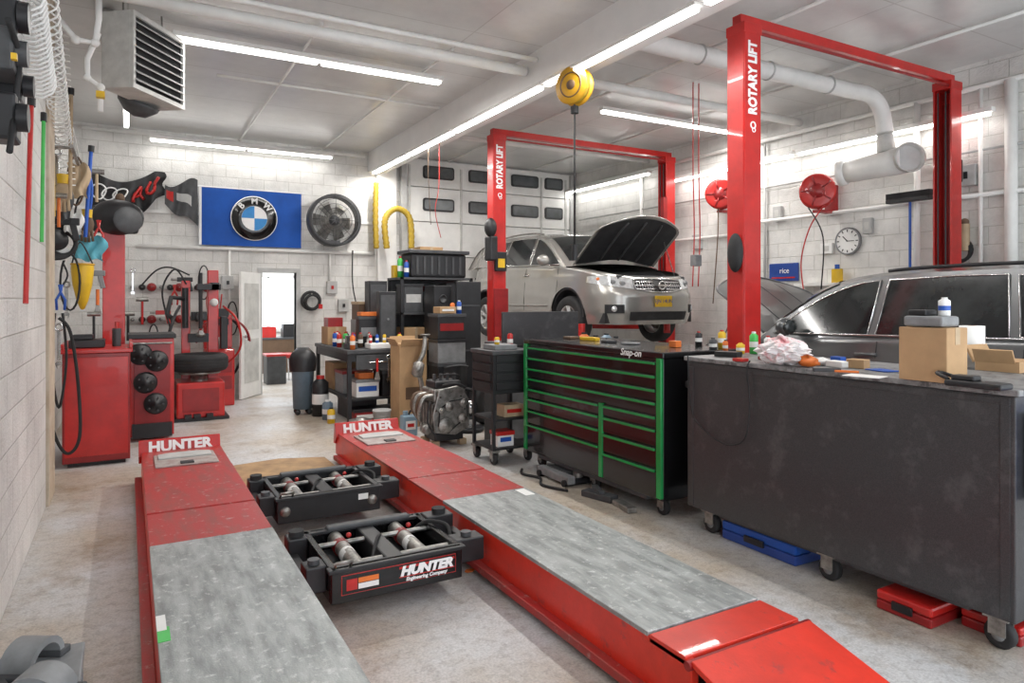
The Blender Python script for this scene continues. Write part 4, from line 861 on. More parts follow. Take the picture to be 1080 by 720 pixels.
def hang(kind,px,py,Y,m,label,s=1.):
    p=PY(px,py,Y); x,y,z=p; nm=kind
    t=thing(nm,label,nm.replace('_',' '),(x,y,z-.2*s))
    if kind=='wrench':
        part(MB().cb((x,y,z-.12*s),(.022*s,.008,.20*s)),'shank',m,t,bev=.003); part(MB().torus((x,y,z),.022*s,.008*s,'Y',16,6),'ring_end',m,t); part(MB().prism([(-.03,0),(-.012,-.05),(-.012,-.02),(.012,-.02),(.012,-.05),(.03,0),(.012,.02),(-.012,.02)],'Y',-.004,.004,Matrix.Translation((x,y,z-.24*s))),'open_end',m,t)
    elif kind=='hammer':
        part(MB().cyl((x,y,z),(x,y,z-.28*s),.013*s,n=10),'handle',m,t); part(MB().cyl((x-.06*s,y,z-.01),(x+.06*s,y,z-.01),.024*s,n=12),'head',METAL,t)
    elif kind=='pliers':
        for a in (-1,1): part(MB().tube([(x-a*.012,y,z),(x,y,z-.06*s),(x+a*.03*s,y,z-.12*s),(x+a*.025*s,y,z-.2*s)],.010*s,6),'jaw_arm',m,t)
    elif kind=='air_gun':
        part(MB().cb((x,y,z-.05*s),(.16*s,.04*s,.05*s)).cb((x+.05*s,y,z-.12*s),(.04*s,.035*s,.13*s),0,0,-12),'body',m,t,bev=.008); part(MB().cyl((x-.08*s,y,z-.05*s),(x-.14*s,y,z-.05*s),.014*s,n=10),'nozzle',METAL,t)
    elif kind=='gauge':
        part(MB().lathe([(.001,.02),(.045*s,.02),(.05*s,.0)],(x,y,z-.05),(.2,-1,0),20),'dial',m,t); part(MB().tube(cr([(x,y,z-.1*s),(x+.04,y,z-.2*s),(x-.02,y,z-.3*s)],5),.009,6),'hose',RUBBER,t)
    elif kind=='drive_belt':
        part(MB().tube([(x+.05*s*math.cos(a),y+.01*math.sin(3*a),z-.17*s+.17*s*math.sin(a)) for a in [k*.3142 for k in range(20)]],.010,6,True),'loop',m,t)
    elif kind=='funnel':
        part(MB().lathe([(.07*s,0),(.075*s,-.01),(.02*s,-.10*s),(.012*s,-.2*s)],(x,y,z),'Z',18),'cone',m,t); part(MB().torus((x+.08*s,y,z-.01),.015*s,.004,'Y',12,5),'hang_loop',m,t)
    elif kind=='scraper':
        part(MB().cyl((x,y,z),(x,y,z-.14*s),.014*s,n=10),'handle',m,t); part(MB().prism([(-.015,0),(.015,0),(.04,-.1),(-.04,-.1)],'Y',-.002,.002,Matrix.Translation((x,y,z-.14*s))),'blade',METAL,t)
    elif kind=='glove':
        part(MB().sph((x,y,z-.12*s),(.05*s,.02,.08*s)),'palm',m,t)
        for k in range(4): part(MB().tube([(x-.035*s+.023*k*s,y,z-.17*s),(x-.04*s+.027*k*s,y,z-.27*s+.01*abs(k-1.5))],.012*s,6),'finger',m,t)
        part(MB().cyl((x,y,z-.06*s),(x,y,z+.01),.035*s,.04*s,12),'cuff',YEL,t)
    return t
HL=[('wrench',60,160,7.4,CHROME,'large bright wrench hung high behind the coiled hoses',1.4),('air_gun',70,226,7.5,BLACK,'black air gun left of the white cloth',1.3),('drive_belt',88,205,8.3,RUBBER,'black belt loop left of the black flag',1.5),('hammer',102,180,8.6,TAN,'wooden handled hammer against the black flag edge',1.2),('pliers',104,232,8.4,RED,'red handled pliers beside the camera pod',1.3),('gauge',66,262,7.8,PAPER,'white dial gauge right of the round black coil',1.3),('drive_belt',74,268,7.9,RUBBER,'black belt loop below the white dial gauge',1.6),('air_gun',100,282,8.5,MGREY,'grey air gun hung below the cyan cloth',1.2),('wrench',70,300,8.0,METAL,'dull wrench left of the yellow pouch',1.2),('pliers',64,300,7.7,BLUE,'blue handled pliers below the round black coil',1.2),('scraper',103,305,8.5,ORANGE,'orange handled scraper above the plain red cabinet',1.2),('hammer',99,330,8.3,BLACK,'black handled hammer right of the yellow pouch',1.0),('drive_belt',80,165,7.9,BROWN,'brown belt loop near the tan cloth',1.4),
('glove',66,185,7.2,TAN,'tan work glove hanging left of the tan cloth',1.2),('glove',92,222,8.1,BROWN,'brown work glove hanging beside the blue rope',1.2),('hammer',62,205,7.0,ORANGE,'orange handled hammer just above the round black coil',1.0),('wrench',62,345,7.6,CHROME,'bright wrench low on the left wall behind the black hose',1.4),
('wrench',140,285,11.9,CHROME,'wrench at the far left of the back wall air line',1.4),('gauge',228,300,11.9,PAPER,'white dial gauge on the back wall left of the white door',1.4),('air_gun',172,325,11.85,RED,'red air gun hung on the back wall rack',1.3),('drive_belt',215,280,11.95,RUBBER,'black belt loop under the blue flag',1.6),('drive_belt',245,318,11.95,RUBBER,'black belt loop beside the white door edge',1.6),('air_gun',195,290,11.85,BLACK,'black air gun under the left part of the blue flag',1.4),('funnel',232,330,11.9,ORANGE,'orange funnel left of the white door',1.4),('hammer',150,315,11.85,RED,'red handled hammer above the back wall rack left end',1.4),('pliers',184,300,11.9,RED,'red handled pliers above the back wall rack centre',1.6),('drive_belt',162,342,11.85,RUBBER,'black belt loop under the back wall rack',1.3),('air_gun',210,330,11.85,DGREY,'dark grey air gun on the right of the back wall rack',1.5),('hammer',135,330,11.85,BLACK,'black handled hammer at the back wall behind the adapter cart',1.5)]
for a in HL: hang(*a)
pc=PY(87,300,8.0); t=thing('yellow_pouch','yellow tapered pouch hanging from a strap left of the red post','pouch',(pc.x,pc.y,pc.z-.25))
part(MB().lathe([(.095,.20),(.10,.16),(.085,0),(.05,-.16),(.02,-.24),(.001,-.25)],pc,'Z',18),'body',YEL,t); part(MB().torus(pc+Vector((0,0,.20)),.097,.010,'Z',20,6),'rim',AMBER,t); part(MB().tube(cr([pc+Vector((-.09,0,.2)),pc+Vector((-.02,0,.42)),pc+Vector((.09,0,.2))],6),.008,6),'strap',BLACK,t)
c=PX(58,253,-.60); t=thing('cable_reel','round black coil of cable hung on the left wall','cable',(-.6,c.y,c.z-.2))
for i in range(4): part(MB().torus((-.60+i*.02,c.y+.01*i,c.z-.01*i),.175-.022*i,.020,(.35,-.94,0),28,7),'cable_turn',RUBBER,t)
part(MB().lathe([(.001,0),(.10,0),(.10,.05),(.001,.05)],(-.60,c.y,c.z),(.35,-.94,0),20),'core',BLACK,t); part(MB().cyl((-.745,c.y,c.z+.17),(-.54,c.y,c.z+.17),.012),'hook',METAL,t)
t=thing('utility_rail','steel rail on arms from the left wall above the red cabinet','rail',(-.45,8.0,2.6))
part(MB().cyl((-.42,6.9,2.9),(-.42,8.7,2.9),.015),'bar',METAL,t)
for y in (7.0,8.6): part(MB().cyl((-.75,y,2.9),(-.42,y,2.9),.012),'arm',METAL,t)
hose([PY(91,175,8.3),PY(97,200,8.3),PY(92,240,8.3),PY(88,262,8.3)],.014,'blue rope hanging on the rail above the red cabinet',BLUE,8,'rope','rope')
def rag(px,py,Y,w,h,lab,m,name='rag',cat='cloth'):
    c=PY(px,py,Y); R=[[(c.x-w/2*(1-.25*math.sin(j))+w*i/8,Y+.03*math.sin(i*1.6+j*.5),c.z+h/2-h*j/6+.02*math.sin(i*1.3)) for i in range(9)] for j in range(7)]
    R2=[[(p[0],p[1]+.012,p[2]) for p in r] for r in R]
    solo(MB().grid(R,True).grid(R2,True,False,True),name,lab,cat,m)
rag(95,262,8.2,.26,.24,'cyan cloth hanging at the left of the camera pod',CYAN)
rag(82,190,7.8,.18,.32,'tan cloth hung on the left wall beneath the coiled hoses',TAN)
rag(66,215,7.3,.14,.3,'dark grey cloth hung over the black cable coil',DGREY)
rag(78,235,7.7,.14,.2,'white cloth hung between the tan and cyan cloths',PAPER)
hose([PY(52,335,7.3),PY(48,390,7.3),PY(55,450,7.3),PY(70,478,7.3),PY(84,460,7.3),PY(82,400,7.3),PY(74,350,7.3),PY(62,335,7.3)],.014,'black hose looping down in front of the plain red cabinet',RUBBER,8)
hose([PY(58,330,7.35),PY(54,380,7.35),PY(62,430,7.35),PY(70,380,7.35),PY(66,330,7.35)],.011,'shorter black cable loop beside the long hose on the left wall',RUBBER,8,'cable','cable')
# ---------------------------------------------------------------- near-left low stand with clamps
t=thing('low_stand','low grey metal stand at the bottom left corner','stand',(-.32,2.5,0))
part(MB().box(-.54,2.15,.38,-.13,2.80,.41),'top',MGREY,t,bev=.005)
for x in (-.52,-.15):
    for y in (2.18,2.77): part(MB().box(x-.015,y-.015,0,x+.015,y+.015,.38),'leg',MGREY,t)
part(MB().box(-.50,2.16,.15,-.17,2.17,.38),'front_panel',DGREY,t)
def pad(c,rz,lab,k=.85):
    t=thing('wheel_clamp',lab,'clamp',c,rz)
    R=[[(k*.10*math.cos(a),y,k*(.02+.09*math.sin(a))) for a in [i*math.pi/10 for i in range(11)]] for y in (-.05,.05)]
    R2=[[(k*.075*math.cos(a),y,k*(.02+.066*math.sin(a))) for a in [i*math.pi/10 for i in range(11)]] for y in (-.05,.05)]
    m=MB().grid(R,True).grid(R2,True,False,True)
    for q in (0,1): m.grid([R[q],R2[q]],False)
    part(m,'arched_shell',MGREY,t,0)
    for s in (-1,1): part(MB().cb((s*.10*k,0,.012),(.06*k,.11,.024)),'foot',DGREY,t,0,bev=.005)
pad((-.42,2.52,.411),20,'grey arched clamp on the left half of the low stand'); pad((-.23,2.45,.411),-25,'grey arched clamp on the right half of the low stand')
pad((-.27,2.68,.411),60,'grey arched clamp at the back of the low stand')
# ---------------------------------------------------------------- centre: bench, shelf, engine
def bx(name,lab,cat,m,x0,y0,z0,x1,y1,z1,lid=None,bev=.006,tape=None,knob=None,strip_=None):
    z0+=.001
    t=thing(name,lab,cat,((x0+x1)/2,(y0+y1)/2,z0)); part(MB().box(x0,y0,z0,x1,y1,z1),'body',m,t,bev=bev)
    if lid: part(MB().box(x0-.008,y0-.008,z1-.03,x1+.008,y1+.008,z1+.01),'lid',lid,t,bev=.004)
    if tape: part(MB().box((x0+x1)/2-.02,y0-.002,z0,(x0+x1)/2+.02,y1+.002,z1+.002),'tape',tape,t)
    if strip_: part(MB().box(x0+.03,y0-.004,z0+(z1-z0)*.35,x1-.03,y0,z0+(z1-z0)*.65),'label_patch',strip_,t)
    if knob:
        part(MB().box(x0+.02,y0-.006,z0+.02,x1-.02,y0,z1-.05),'front_face',knob,t,bev=.002); part(MB().cyl(((x0+x1)/2,y0-.006,(z0+z1)/2),((x0+x1)/2,y0-.02,(z0+z1)/2),.015,n=10),'dial',MGREY,t)
    return t
def can(x,y,z,r,h,m,lab,name='spray_can',cat='can',cap=None):
    t=thing(name,lab,cat,(x,y,z)); part(MB().lathe([(.001,0),(r,0),(r,h*.82),(r*.55,h*.9),(r*.5,h*.92)],(x,y,z),'Z',16),'body',m,t); part(MB().cyl((x,y,z+h*.88),(x,y,z+h),r*.5,n=12),'cap',cap or RED,t)
    part(MB().lathe([(r*1.02,h*.3),(r*1.02,h*.55)],(x,y,z),'Z',16),'label_band',PAPER if m is not PAPER else BLUE,t)
t=thing('workbench','cluttered black steel workbench by the back room doorway','workbench',(2.8,9.3,0))
part(MB().box(2.4,8.5,.9,3.2,10.2,.95),'top',DGREY,t,bev=.005)
for x in (2.44,3.16):
    for y in (8.54,10.16): part(MB().box(x-.025,y-.025,0,x+.025,y+.025,.9),'leg',BLACK,t)
part(MB().box(2.44,8.54,.3,3.16,10.16,.33),'lower_shelf',BLACK,t); part(MB().box(2.42,8.52,.8,3.18,8.55,.9).box(2.42,8.52,.8,2.45,10.18,.9),'apron',BLACK,t)
d_=part(MB().box(2.52,8.50,.70,3.08,8.53,.88),'drawer',DGREY,t,bev=.004); part(MB().cyl((2.68,8.485,.79),(2.92,8.485,.79),.008),'handle',CHROME,d_)
t=thing('shelving_unit','tall dark metal shelving unit behind the workbench end','shelves',(3.6,9.25,0))
for x in (3.3,4.36):
    for y in (8.97,9.5): part(MB().box(x-.02,y-.02,0,x+.02,y+.02,1.9),'post',BLACK,t)
for z in (.3,.85,1.38,1.87): part(MB().box(3.28,8.95,z,4.38,9.52,z+.03),'shelf',DGREY,t)
part(MB().box(3.3,9.49,.3,4.36,9.5,1.88),'back_panel',DGREY,t)
t=thing('storage_tote','black lidded storage tote on top of the shelving unit','tote',(3.9,9.2,1.9))
part(MB().box(3.45,9.0,1.901,4.3,9.45,2.24),'tub',BLACK,t,bev=.03); part(MB().box(3.41,8.97,2.24,4.34,9.48,2.29),'lid',DGREY,t,bev=.01)
for i in range(7): part(MB().box(3.52+i*.11,8.985,1.95,3.55+i*.11,9.0,2.2),'rib',DGREY,t)
bx('storage_case','dark case standing on the upper shelf, left end','case',DGREY,3.34,8.99,1.41,3.62,9.3,1.8,BLACK,strip_=LGREY)
bx('storage_case','grey instrument case on the upper shelf centre','case',MGREY,3.66,8.99,1.41,3.95,9.3,1.7,None,knob=DGREY)
bx('storage_case','black case on the upper shelf right end','case',BLACK,3.98,8.99,1.41,4.33,9.3,1.82)
bx('cardboard_box','brown cardboard box on the middle shelf, left','box',CARDB,3.34,8.99,.88,3.7,9.3,1.2,None,.004,TAN)
bx('storage_case','black tool case on the middle shelf, right','case',BLACK,3.75,8.99,.88,4.3,9.3,1.25,DGREY)
bx('storage_case','flat red case lying on the grey instrument case','case',RED,3.68,9.0,1.705,3.93,9.25,1.78)
bx('cardboard_box','flat box on top of the black lidded tote','box',CARDB,3.6,9.05,2.295,3.95,9.35,2.34,None,.004,TAN)
t=thing('loudspeaker','black upright speaker cabinet in front of the shelving unit','speaker',(3.75,8.6,0))
part(MB().box(3.58,8.5,1.1,3.84,8.85,1.78),'cabinet',BLACK,t,bev=.01)
for z,r in ((1.3,.1),(1.6,.05)): part(MB().lathe([(r,.012),(r+.01,0),(.001,-.0)],(3.71,8.495,z),(0,-1,0),20),'driver',DGREY,t)
part(MB().box(3.5,8.48,1.05,3.9,8.88,1.1),'stand_top',BLACK,t)
for x in (3.55,3.82):
    for y in (8.5,8.78): part(MB().box(x,y,0,x+.05,y+.05,1.05),'leg',BLACK,t)
t=thing('dark_board','flat black board standing upright left of the far lift post','board',(3.98,8.2,0))
part(MB().box(3.80,8.25,.02,4.16,8.30,1.83),'sheet',BLACK,t,bev=.01); part(MB().box(3.82,8.243,1.5,4.14,8.25,1.52).box(3.82,8.243,.9,4.14,8.25,.92),'batten',DGREY,t); part(MB().box(3.78,8.15,0,4.18,8.4,.03),'foot',DGREY,t)
# stacked crates where parts are kept
for i,(z0,z1,m,l,sp) in enumerate([(0,.42,DGREY,'dark grey crate at the bottom of the stack right of the tall cardboard box',None),(.43,.78,BLACK,'black crate second from the bottom of the stack right of the tall cardboard box',MGREY),(.79,1.08,MGREY,'grey crate third from the bottom of the stack right of the tall cardboard box',None),(1.09,1.40,BLACK,'black crate on top of the stack right of the tall cardboard box',DKRED)]):
    bx('crate',l,'crate',m,3.36,7.85,z0,3.74,8.16,z1,DGREY if i%2 else BLACK,.01,strip_=sp)
bx('air_filter_box','tan parts carton on the topmost black crate','box',CARDB,3.40,7.88,1.415,3.62,8.1,1.50,None,.004,strip_=PAPER)
can(3.68,7.92,1.411,.03,.17,BLUE,'blue can on the topmost black crate',cap=PAPER)
can(3.66,8.08,1.411,.03,.15,ORANGE,'orange can on the topmost black crate',cap=BLACK)
t=thing('bumper_cover','curved black plastic bumper piece leaning on the crate stack','car part',(3.55,7.7,0))
part(MB().grid([[(3.40+.32*i/10,7.80-.09*math.sin(math.pi*i/10)-.05*j/8+.0,.02+.72*j/8+.03*math.sin(math.pi*i/10)) for i in range(11)] for j in range(9)],True).grid([[(3.40+.32*i/10,7.815-.09*math.sin(math.pi*i/10)-.05*j/8,.02+.72*j/8+.03*math.sin(math.pi*i/10)) for i in range(11)] for j in range(9)],True,False,True),'shell',BLACK,t)
part(MB().tube([(3.40+.32*i/10,7.745-.09*math.sin(math.pi*i/10),.75+.03*math.sin(math.pi*i/10)) for i in range(11)],.012,6),'edge',DGREY,t)
t=thing('cardboard_box','tall brown cardboard box standing open beside the workbench','box',(3.12,8.25,0))
part(MB().box(2.92,8.02,.0,3.28,8.36,1.04),'body',CARDB,t,bev=.004)
for c_,d_,rx_,ry_ in (((3.1,7.985,1.06),(.34,.012,.10),35,0),((3.1,8.40,1.07),(.34,.012,.10),-20,0),((2.895,8.2,1.06),(.012,.32,.10),0,-30)): part(MB().cb(c_,d_,0,rx_,ry_),'flap',CARDB,t)
part(MB().box(3.0,8.016,.35,3.2,8.02,.5),'printed_patch',BROWN,t)
t=thing('exhaust_part','rusty catalytic pipe leaning against the tall cardboard box','car part',(3.2,7.9,.5))
part(MB().tube(cr([(3.2,7.86,.0),(3.14,7.85,.55),(3.08,7.84,.75),(3.16,7.83,.95),(3.2,7.88,1.15)],6),.03,10),'pipe',METAL,t)
part(MB().lathe([(.03,-.1),(.07,-.07),(.07,.07),(.03,.1)],(3.09,7.84,.74),(.2,0,1),16),'muffler',METAL,t)
part(MB().lathe([(.03,0),(.06,0),(.06,.015),(.03,.015)],(3.2,7.88,1.15),'Z',14),'flange',METAL,t)
def engine(cx,cy):
    t=thing('engine','removed car engine on the floor between the box and black cart','engine',(cx,cy,0))
    part(MB().box(cx-.20,cy-.18,.16,cx+.20,cy+.25,.48),'block',IRON,t,bev=.02)
    part(MB().box(cx-.19,cy-.16,.48,cx+.19,cy+.2,.62),'cylinder_head',METAL,t,bev=.02)
    part(MB().box(cx-.16,cy-.12,.62,cx+.16,cy+.16,.70),'valve_cover',BLACK,t,bev=.02)
    part(MB().box(cx-.17,cy-.15,.05,cx+.17,cy+.18,.16),'oil_pan',BLACK,t,bev=.02)
    part(MB().prism([(cx-.2,.16),(cx-.22,.35),(cx-.15,.62),(cx+.1,.66),(cx+.21,.5),(cx+.21,.2),(cx+.05,.12)],'Y',cy-.21,cy-.18),'timing_cover',METAL,t,bev=.01)
    for (dx,z,r) in ((-.08,.24,.085),(.12,.30,.055),(-.04,.44,.05),(.13,.47,.045),(-.13,.40,.035)):
        part(MB().lathe([(.001,.05),(r*.4,.05),(r*.5,.03),(r*.9,.035),(r,.03),(r,0),(.001,0)],(cx+dx,cy-.21,z),(0,-1,0),20),'pulley',METAL,t)
    part(MB().tube([(cx-.165,cy-.235,.24),(cx-.15,cy-.235,.42),(cx-.03,cy-.235,.495),(cx+.16,cy-.235,.51),(cx+.18,cy-.235,.32),(cx-.06,cy-.235,.155)],.008,5,True),'belt',RUBBER,t)
    for i in range(4): part(MB().tube(cr([(cx-.18,cy-.12+i*.09,.55),(cx-.29,cy-.12+i*.09,.53),(cx-.33,cy-.1+i*.07,.4),(cx-.28,cy,.28)],5),.025,8),'manifold_pipe',[METAL,BROWN][i%2],t)
    for i in range(5): part(MB().box(cx-.205,cy-.15+i*.08,.18,cx-.195,cy-.12+i*.08,.46),'block_rib',METAL,t,bev=.004)
    for i in range(4): part(MB().cyl((cx-.12+.08*i,cy+.0,.70),(cx-.12+.08*i,cy+.0,.77),.018,n=10),'ignition_coil',DGREY,t)
    for i in range(8):
        a=i*.785; part(MB().cyl((cx-.02+.17*math.cos(a),cy-.215,.40+.2*math.sin(a)),(cx-.02+.17*math.cos(a),cy-.228,.40+.2*math.sin(a)),.010,n=8),'bolt',CHROME,t)
    part(MB().tube(cr([(cx+.2,cy-.1,.6),(cx+.3,cy-.15,.55),(cx+.3,cy-.1,.3)],5),.02,8),'hose',RUBBER,t); part(MB().tube(cr([(cx-.1,cy-.2,.66),(cx,cy-.3,.69),(cx+.15,cy-.22,.63)],5),.018,8),'hose',RUBBER,t)
    part(MB().tube(cr([(cx-.15,cy-.1,.72),(cx-.1,cy-.2,.78),(cx+.1,cy-.15,.76),(cx+.18,cy-.05,.68)],5),.008,6),'wiring_loom',RUBBER,t)
    part(MB().tube(cr([(cx-.25,cy-.2,.5),(cx-.3,cy-.25,.3),(cx-.2,cy-.27,.12)],5),.012,6),'wiring_loom',RUBBER,t)
    part(MB().lathe([(.001,-.07),(.07,-.06),(.075,0),(.07,.06),(.001,.07)],(cx+.26,cy-.12,.40),(0,1,0),18),'alternator',CHROME,t)
    part(MB().lathe([(.001,-.05),(.055,-.05),(.055,.05),(.001,.05)],(cx-.27,cy-.14,.20),(0,1,0),16),'compressor',METAL,t)
    for p in ((-.16,-.12),(.16,-.12),(-.16,.16),(.16,.16)): part(MB().box(cx+p[0]-.04,cy+p[1]-.04,0,cx+p[0]+.04,cy+p[1]+.04,.06),'wood_block',TAN,t)
engine(3.06,6.98)
j=PZ(431,459,0)
t=thing('fluid_jug','grey blue fluid jug with handle on the floor left of the engine','jug',j)
part(MB().box(j.x-.09,j.y-.07,0,j.x+.09,j.y+.07,.24).cyl((j.x-.04,j.y,.24),(j.x-.04,j.y,.29),.03),'bottle',PBLUE,t,bev=.02)
part(MB().tube(cr([(j.x,j.y,.24),(j.x+.03,j.y,.29),(j.x+.08,j.y,.24)],5),.012),'handle',BLACK,t); st_=part(MB().box(j.x-.06,j.y-.073,.08,j.x+.06,j.y-.07,.18),'label_sticker',PAPER,t); part(MB().box(j.x-.04,j.y-.075,.11,j.x+.04,j.y-.073,.15),'red_mark',RED,st_)
solo(MB().lathe([(.001,0),(.16,0),(.18,.02),(.18,.05),(.16,.05),(.15,.02),(.001,.02)],(3.6,7.45,.0),'Z',24),'drain_pan','black round drain pan on the floor behind the engine','pan',BLACK)
t=thing('service_cart','black steel service cart on casters left of the green-trimmed chest','cart',(3.25,6.0,0))
for x in (3.06,3.48):
    for y in (5.8,6.22): part(MB().box(x-.015,y-.015,.14,x+.015,y+.015,1.08),'post',BLACK,t)
for z in (.14,.42): part(MB().box(3.05,5.79,z,3.49,6.23,z+.02),'shelf',BLACK,t)
part(MB().box(3.05,5.79,.68,3.49,6.23,1.06),'drawer_box',BLACK,t,bev=.006); part(MB().box(3.03,5.77,1.06,3.51,6.25,1.1),'top',DGREY,t,bev=.006)
for z in (.72,.81,.90,.99):
    part(MB().box(3.03,5.82,z,3.05,6.2,z+.065),'drawer',BLACK,t,bev=.003); part(MB().box(3.08,5.775,z,3.46,5.79,z+.065),'vent_panel',BLACK,t,bev=.003)
for x in (3.08,3.46):
    for y in (5.83,6.2): caster(t,x,y,.14,.055)
bx('parts_box','small white and red parts box on the low shelf of the black cart','box',PAPER,3.12,5.83,.16,3.3,5.98,.3,RED,strip_=BLUE)
bx('parts_box','tan parts box on the middle shelf of the black cart','box',TAN,3.2,5.84,.44,3.42,6.0,.56,strip_=RED)
bx('parts_box','grey flat box on top of the black service cart','box',MGREY,3.1,5.85,1.1,3.35,6.1,1.15)
can(3.42,6.12,1.1,.03,.16,RED,'red can on top of the black service cart',cap=BLACK)
can(3.16,5.92,1.152,.025,.08,YEL,'small yellow can on the grey flat box of the service cart',cap=BLACK)
t=thing('steel_cabinet','dark grey steel cabinet with raised back behind the green-trimmed chest','cabinet',(3.9,6.6,0))
part(MB().box(3.52,6.37,0,4.38,6.9,1.12),'body',DGREY,t,bev=.006); part(MB().box(3.45,6.33,1.10,4.42,6.37,1.46),'raised_panel',SPECK,t,bev=.006)
for x in (3.56,3.97): part(MB().box(x,6.36,.1,x+.37,6.37,1.05),'door',MGREY,t)
for i,(x,m,l,h) in enumerate([(4.62,ORANGE,'orange jug behind the green-trimmed chest under the silver car',.26),(4.78,YEL,'yellow jug behind the green-trimmed chest under the silver car',.22),(4.94,PBLUE,'pale blue jug behind the green-trimmed chest under the silver car',.24),(5.08,BLACK,'black jug behind the green-trimmed chest under the silver car',.2)]):
    can(x,6.5,.951,.06,h,m,l,'fluid_jug','jug',BLACK)
t=thing('parts_table','narrow steel table behind the green-trimmed chest under the silver car','table',(4.85,6.5,0))
part(MB().box(4.5,6.3,.91,5.2,6.7,.95),'top',MGREY,t)
for x in (4.53,5.17):
    for y in (6.33,6.67): part(MB().box(x-.02,y-.02,0,x+.02,y+.02,.91),'leg',MGREY,t)
# workbench clutter
cl=[(2.5,8.6,ORANGE,'orange spray can at the front left corner of the workbench'),(2.62,9.0,BLUE,'blue spray can in the middle of the workbench'),(2.55,9.5,PAPER,'white spray can toward the back of the workbench'),(2.8,9.42,RED,'red spray can beside the grey receiver on the workbench'),(3.13,8.60,YEL,'yellow spray can near the right end of the workbench'),(2.62,9.3,DGREY,'dark spray can left of the white one on the workbench'),(2.47,9.12,RED,'red spray can at the left edge of the workbench'),(2.56,9.14,GRNP,'green spray can at the left edge of the workbench'),(2.46,9.30,BLUE,'small blue can at the left edge of the workbench'),(2.70,8.92,BROWN,'brown can in front of the black standing case'),(2.82,8.92,METAL,'bare metal can in front of the black standing case')]
for x,y,m,l in cl: can(x,y,.951,.033,.2,m,l)
bx('plastic_tub','shallow white tub at the front of the workbench','tub',PAPER,2.72,8.55,.95,3.02,8.8,1.02,None,.01)
for i,(x,m,l) in enumerate([(2.76,RED,'red bottle standing in the white tub, left'),(2.85,BLUE,'blue bottle standing in the white tub, middle'),(2.95,YEL,'yellow bottle standing in the white tub, right')]): can(x,8.68,1.022,.022,.12,m,l,'small_bottle','bottle',BLACK)
bx('cardboard_box','small cardboard box at the back corner of the workbench','box',CARDB,2.45,9.65,.95,2.72,10.0,1.2,None,.004,TAN)
bx('cardboard_box','smaller red box stacked on the workbench corner box','box',DKRED,2.47,9.7,1.2,2.68,9.95,1.33,None,.004)
bx('tool_case','black tool case standing on the middle of the workbench','case',BLACK,2.72,9.05,.95,3.1,9.2,1.35,DGREY,strip_=MGREY)
bx('tool_case','orange tool case lying on top of the black standing case','case',ORANGE,2.74,9.04,1.365,3.05,9.21,1.42)
bx('radio','old grey radio receiver on the far end of the workbench','radio',MGREY,2.85,9.5,.95,3.15,9.9,1.3,None,knob=BLACK)
bx('crate','brown wooden crate stacked on top of the grey receiver','crate',BROWN,2.86,9.52,1.3,3.14,9.88,1.55,TAN)
bx('test_monitor','dark bench tester box standing at the right of the workbench','tester',BLACK,2.94,8.86,.95,3.18,8.98,1.7,None,knob=DGREY)
bx('test_monitor','second black tester box behind the workbench right end','tester',BLACK,2.92,9.24,.95,3.18,9.45,1.85,None,knob=DGREY)
bx('paper_box','white paper box in front of the bench tester','box',PAPER,3.05,8.68,.95,3.17,8.82,1.06,None,strip_=BLUE)
t=thing('bench_vise','dark bench vise bolted to the workbench near corner','vise',(2.52,8.8,.95))
part(MB().box(2.46,8.72,.95,2.6,8.88,1.02).box(2.48,8.72,1.02,2.58,8.80,1.12),'body',DGREY,t,bev=.008); part(MB().box(2.48,8.82,1.02,2.58,8.88,1.12),'jaw',METAL,t,bev=.005); part(MB().cyl((2.53,8.66,1.04),(2.53,8.82,1.04),.015).cyl((2.47,8.66,1.04),(2.59,8.66,1.04),.008),'screw',METAL,t)
hang('scraper',398,378,8.48,RED,'red handled scraper hung on the workbench front edge',1.2)
hang('wrench',410,376,8.48,CHROME,'bright wrench hung on the workbench front edge',1.2)
bx('red_toolbox','low red toolbox on the floor under the workbench front','toolbox',DKRED,2.52,8.58,.0,3.1,8.86,.17,BLACK,strip_=PAPER)
bx('storage_box','white box on the lower shelf of the workbench, front','box',PAPER,2.55,8.6,.33,2.85,8.95,.55,MGREY,strip_=BLUE)
bx('storage_box','grey box behind the white one on the lower workbench shelf','box',MGREY,2.5,9.05,.33,2.9,9.45,.62,DKRED)
bx('storage_box','tan box at the far end of the lower workbench shelf','box',CARDB,2.5,9.55,.33,2.9,10.0,.7)
bx('storage_box','black box beside the white one on the lower workbench shelf','box',BLACK,2.9,8.6,.33,3.12,9.0,.65,DGREY)
bx('storage_box','small orange box on top of the white lower shelf box','box',ORANGE,2.6,8.66,.56,2.8,8.85,.64)
bx('storage_box','dark box on the floor behind the low red toolbox','box',DGREY,2.55,9.0,.0,2.95,9.5,.26,BLACK)
t=thing('waste_drum','slim grey plastic drum with a black bag beside the doorway','bin',(2.1,9.7,0))
part(MB().lathe([(.001,.08),(.13,.08),(.155,.70),(.17,.72),(.17,.74),(.15,.74),(.13,.2)],(2.12,9.7,0),'Z',24),'drum',BGREY,t)
part(MB().lathe([(.175,.60),(.19,.76),(.16,.84),(.08,.92),(.001,.88)],(2.12,9.7,0),'Z',14),'bag',BLACK,t); 
for a in range(4): part(MB().sph((2.12+.11*math.cos(a*1.57+.7),9.7+.11*math.sin(a*1.57+.7),.04),.04,8),'castor',BLACK,t)
can(2.30,9.45,.0,.11,.55,BLACK,'black gas bottle with red top next to the grey drum','gas_bottle','bottle')
can(2.26,10.4,.0,.10,.6,DKRED,'dark red canister behind the workbench leg','canister','canister',BLACK)
can(2.31,9.1,.0,.07,.26,BGREY,'blue grey bottle on the floor in front of the black gas bottle','floor_bottle','bottle',PAPER)
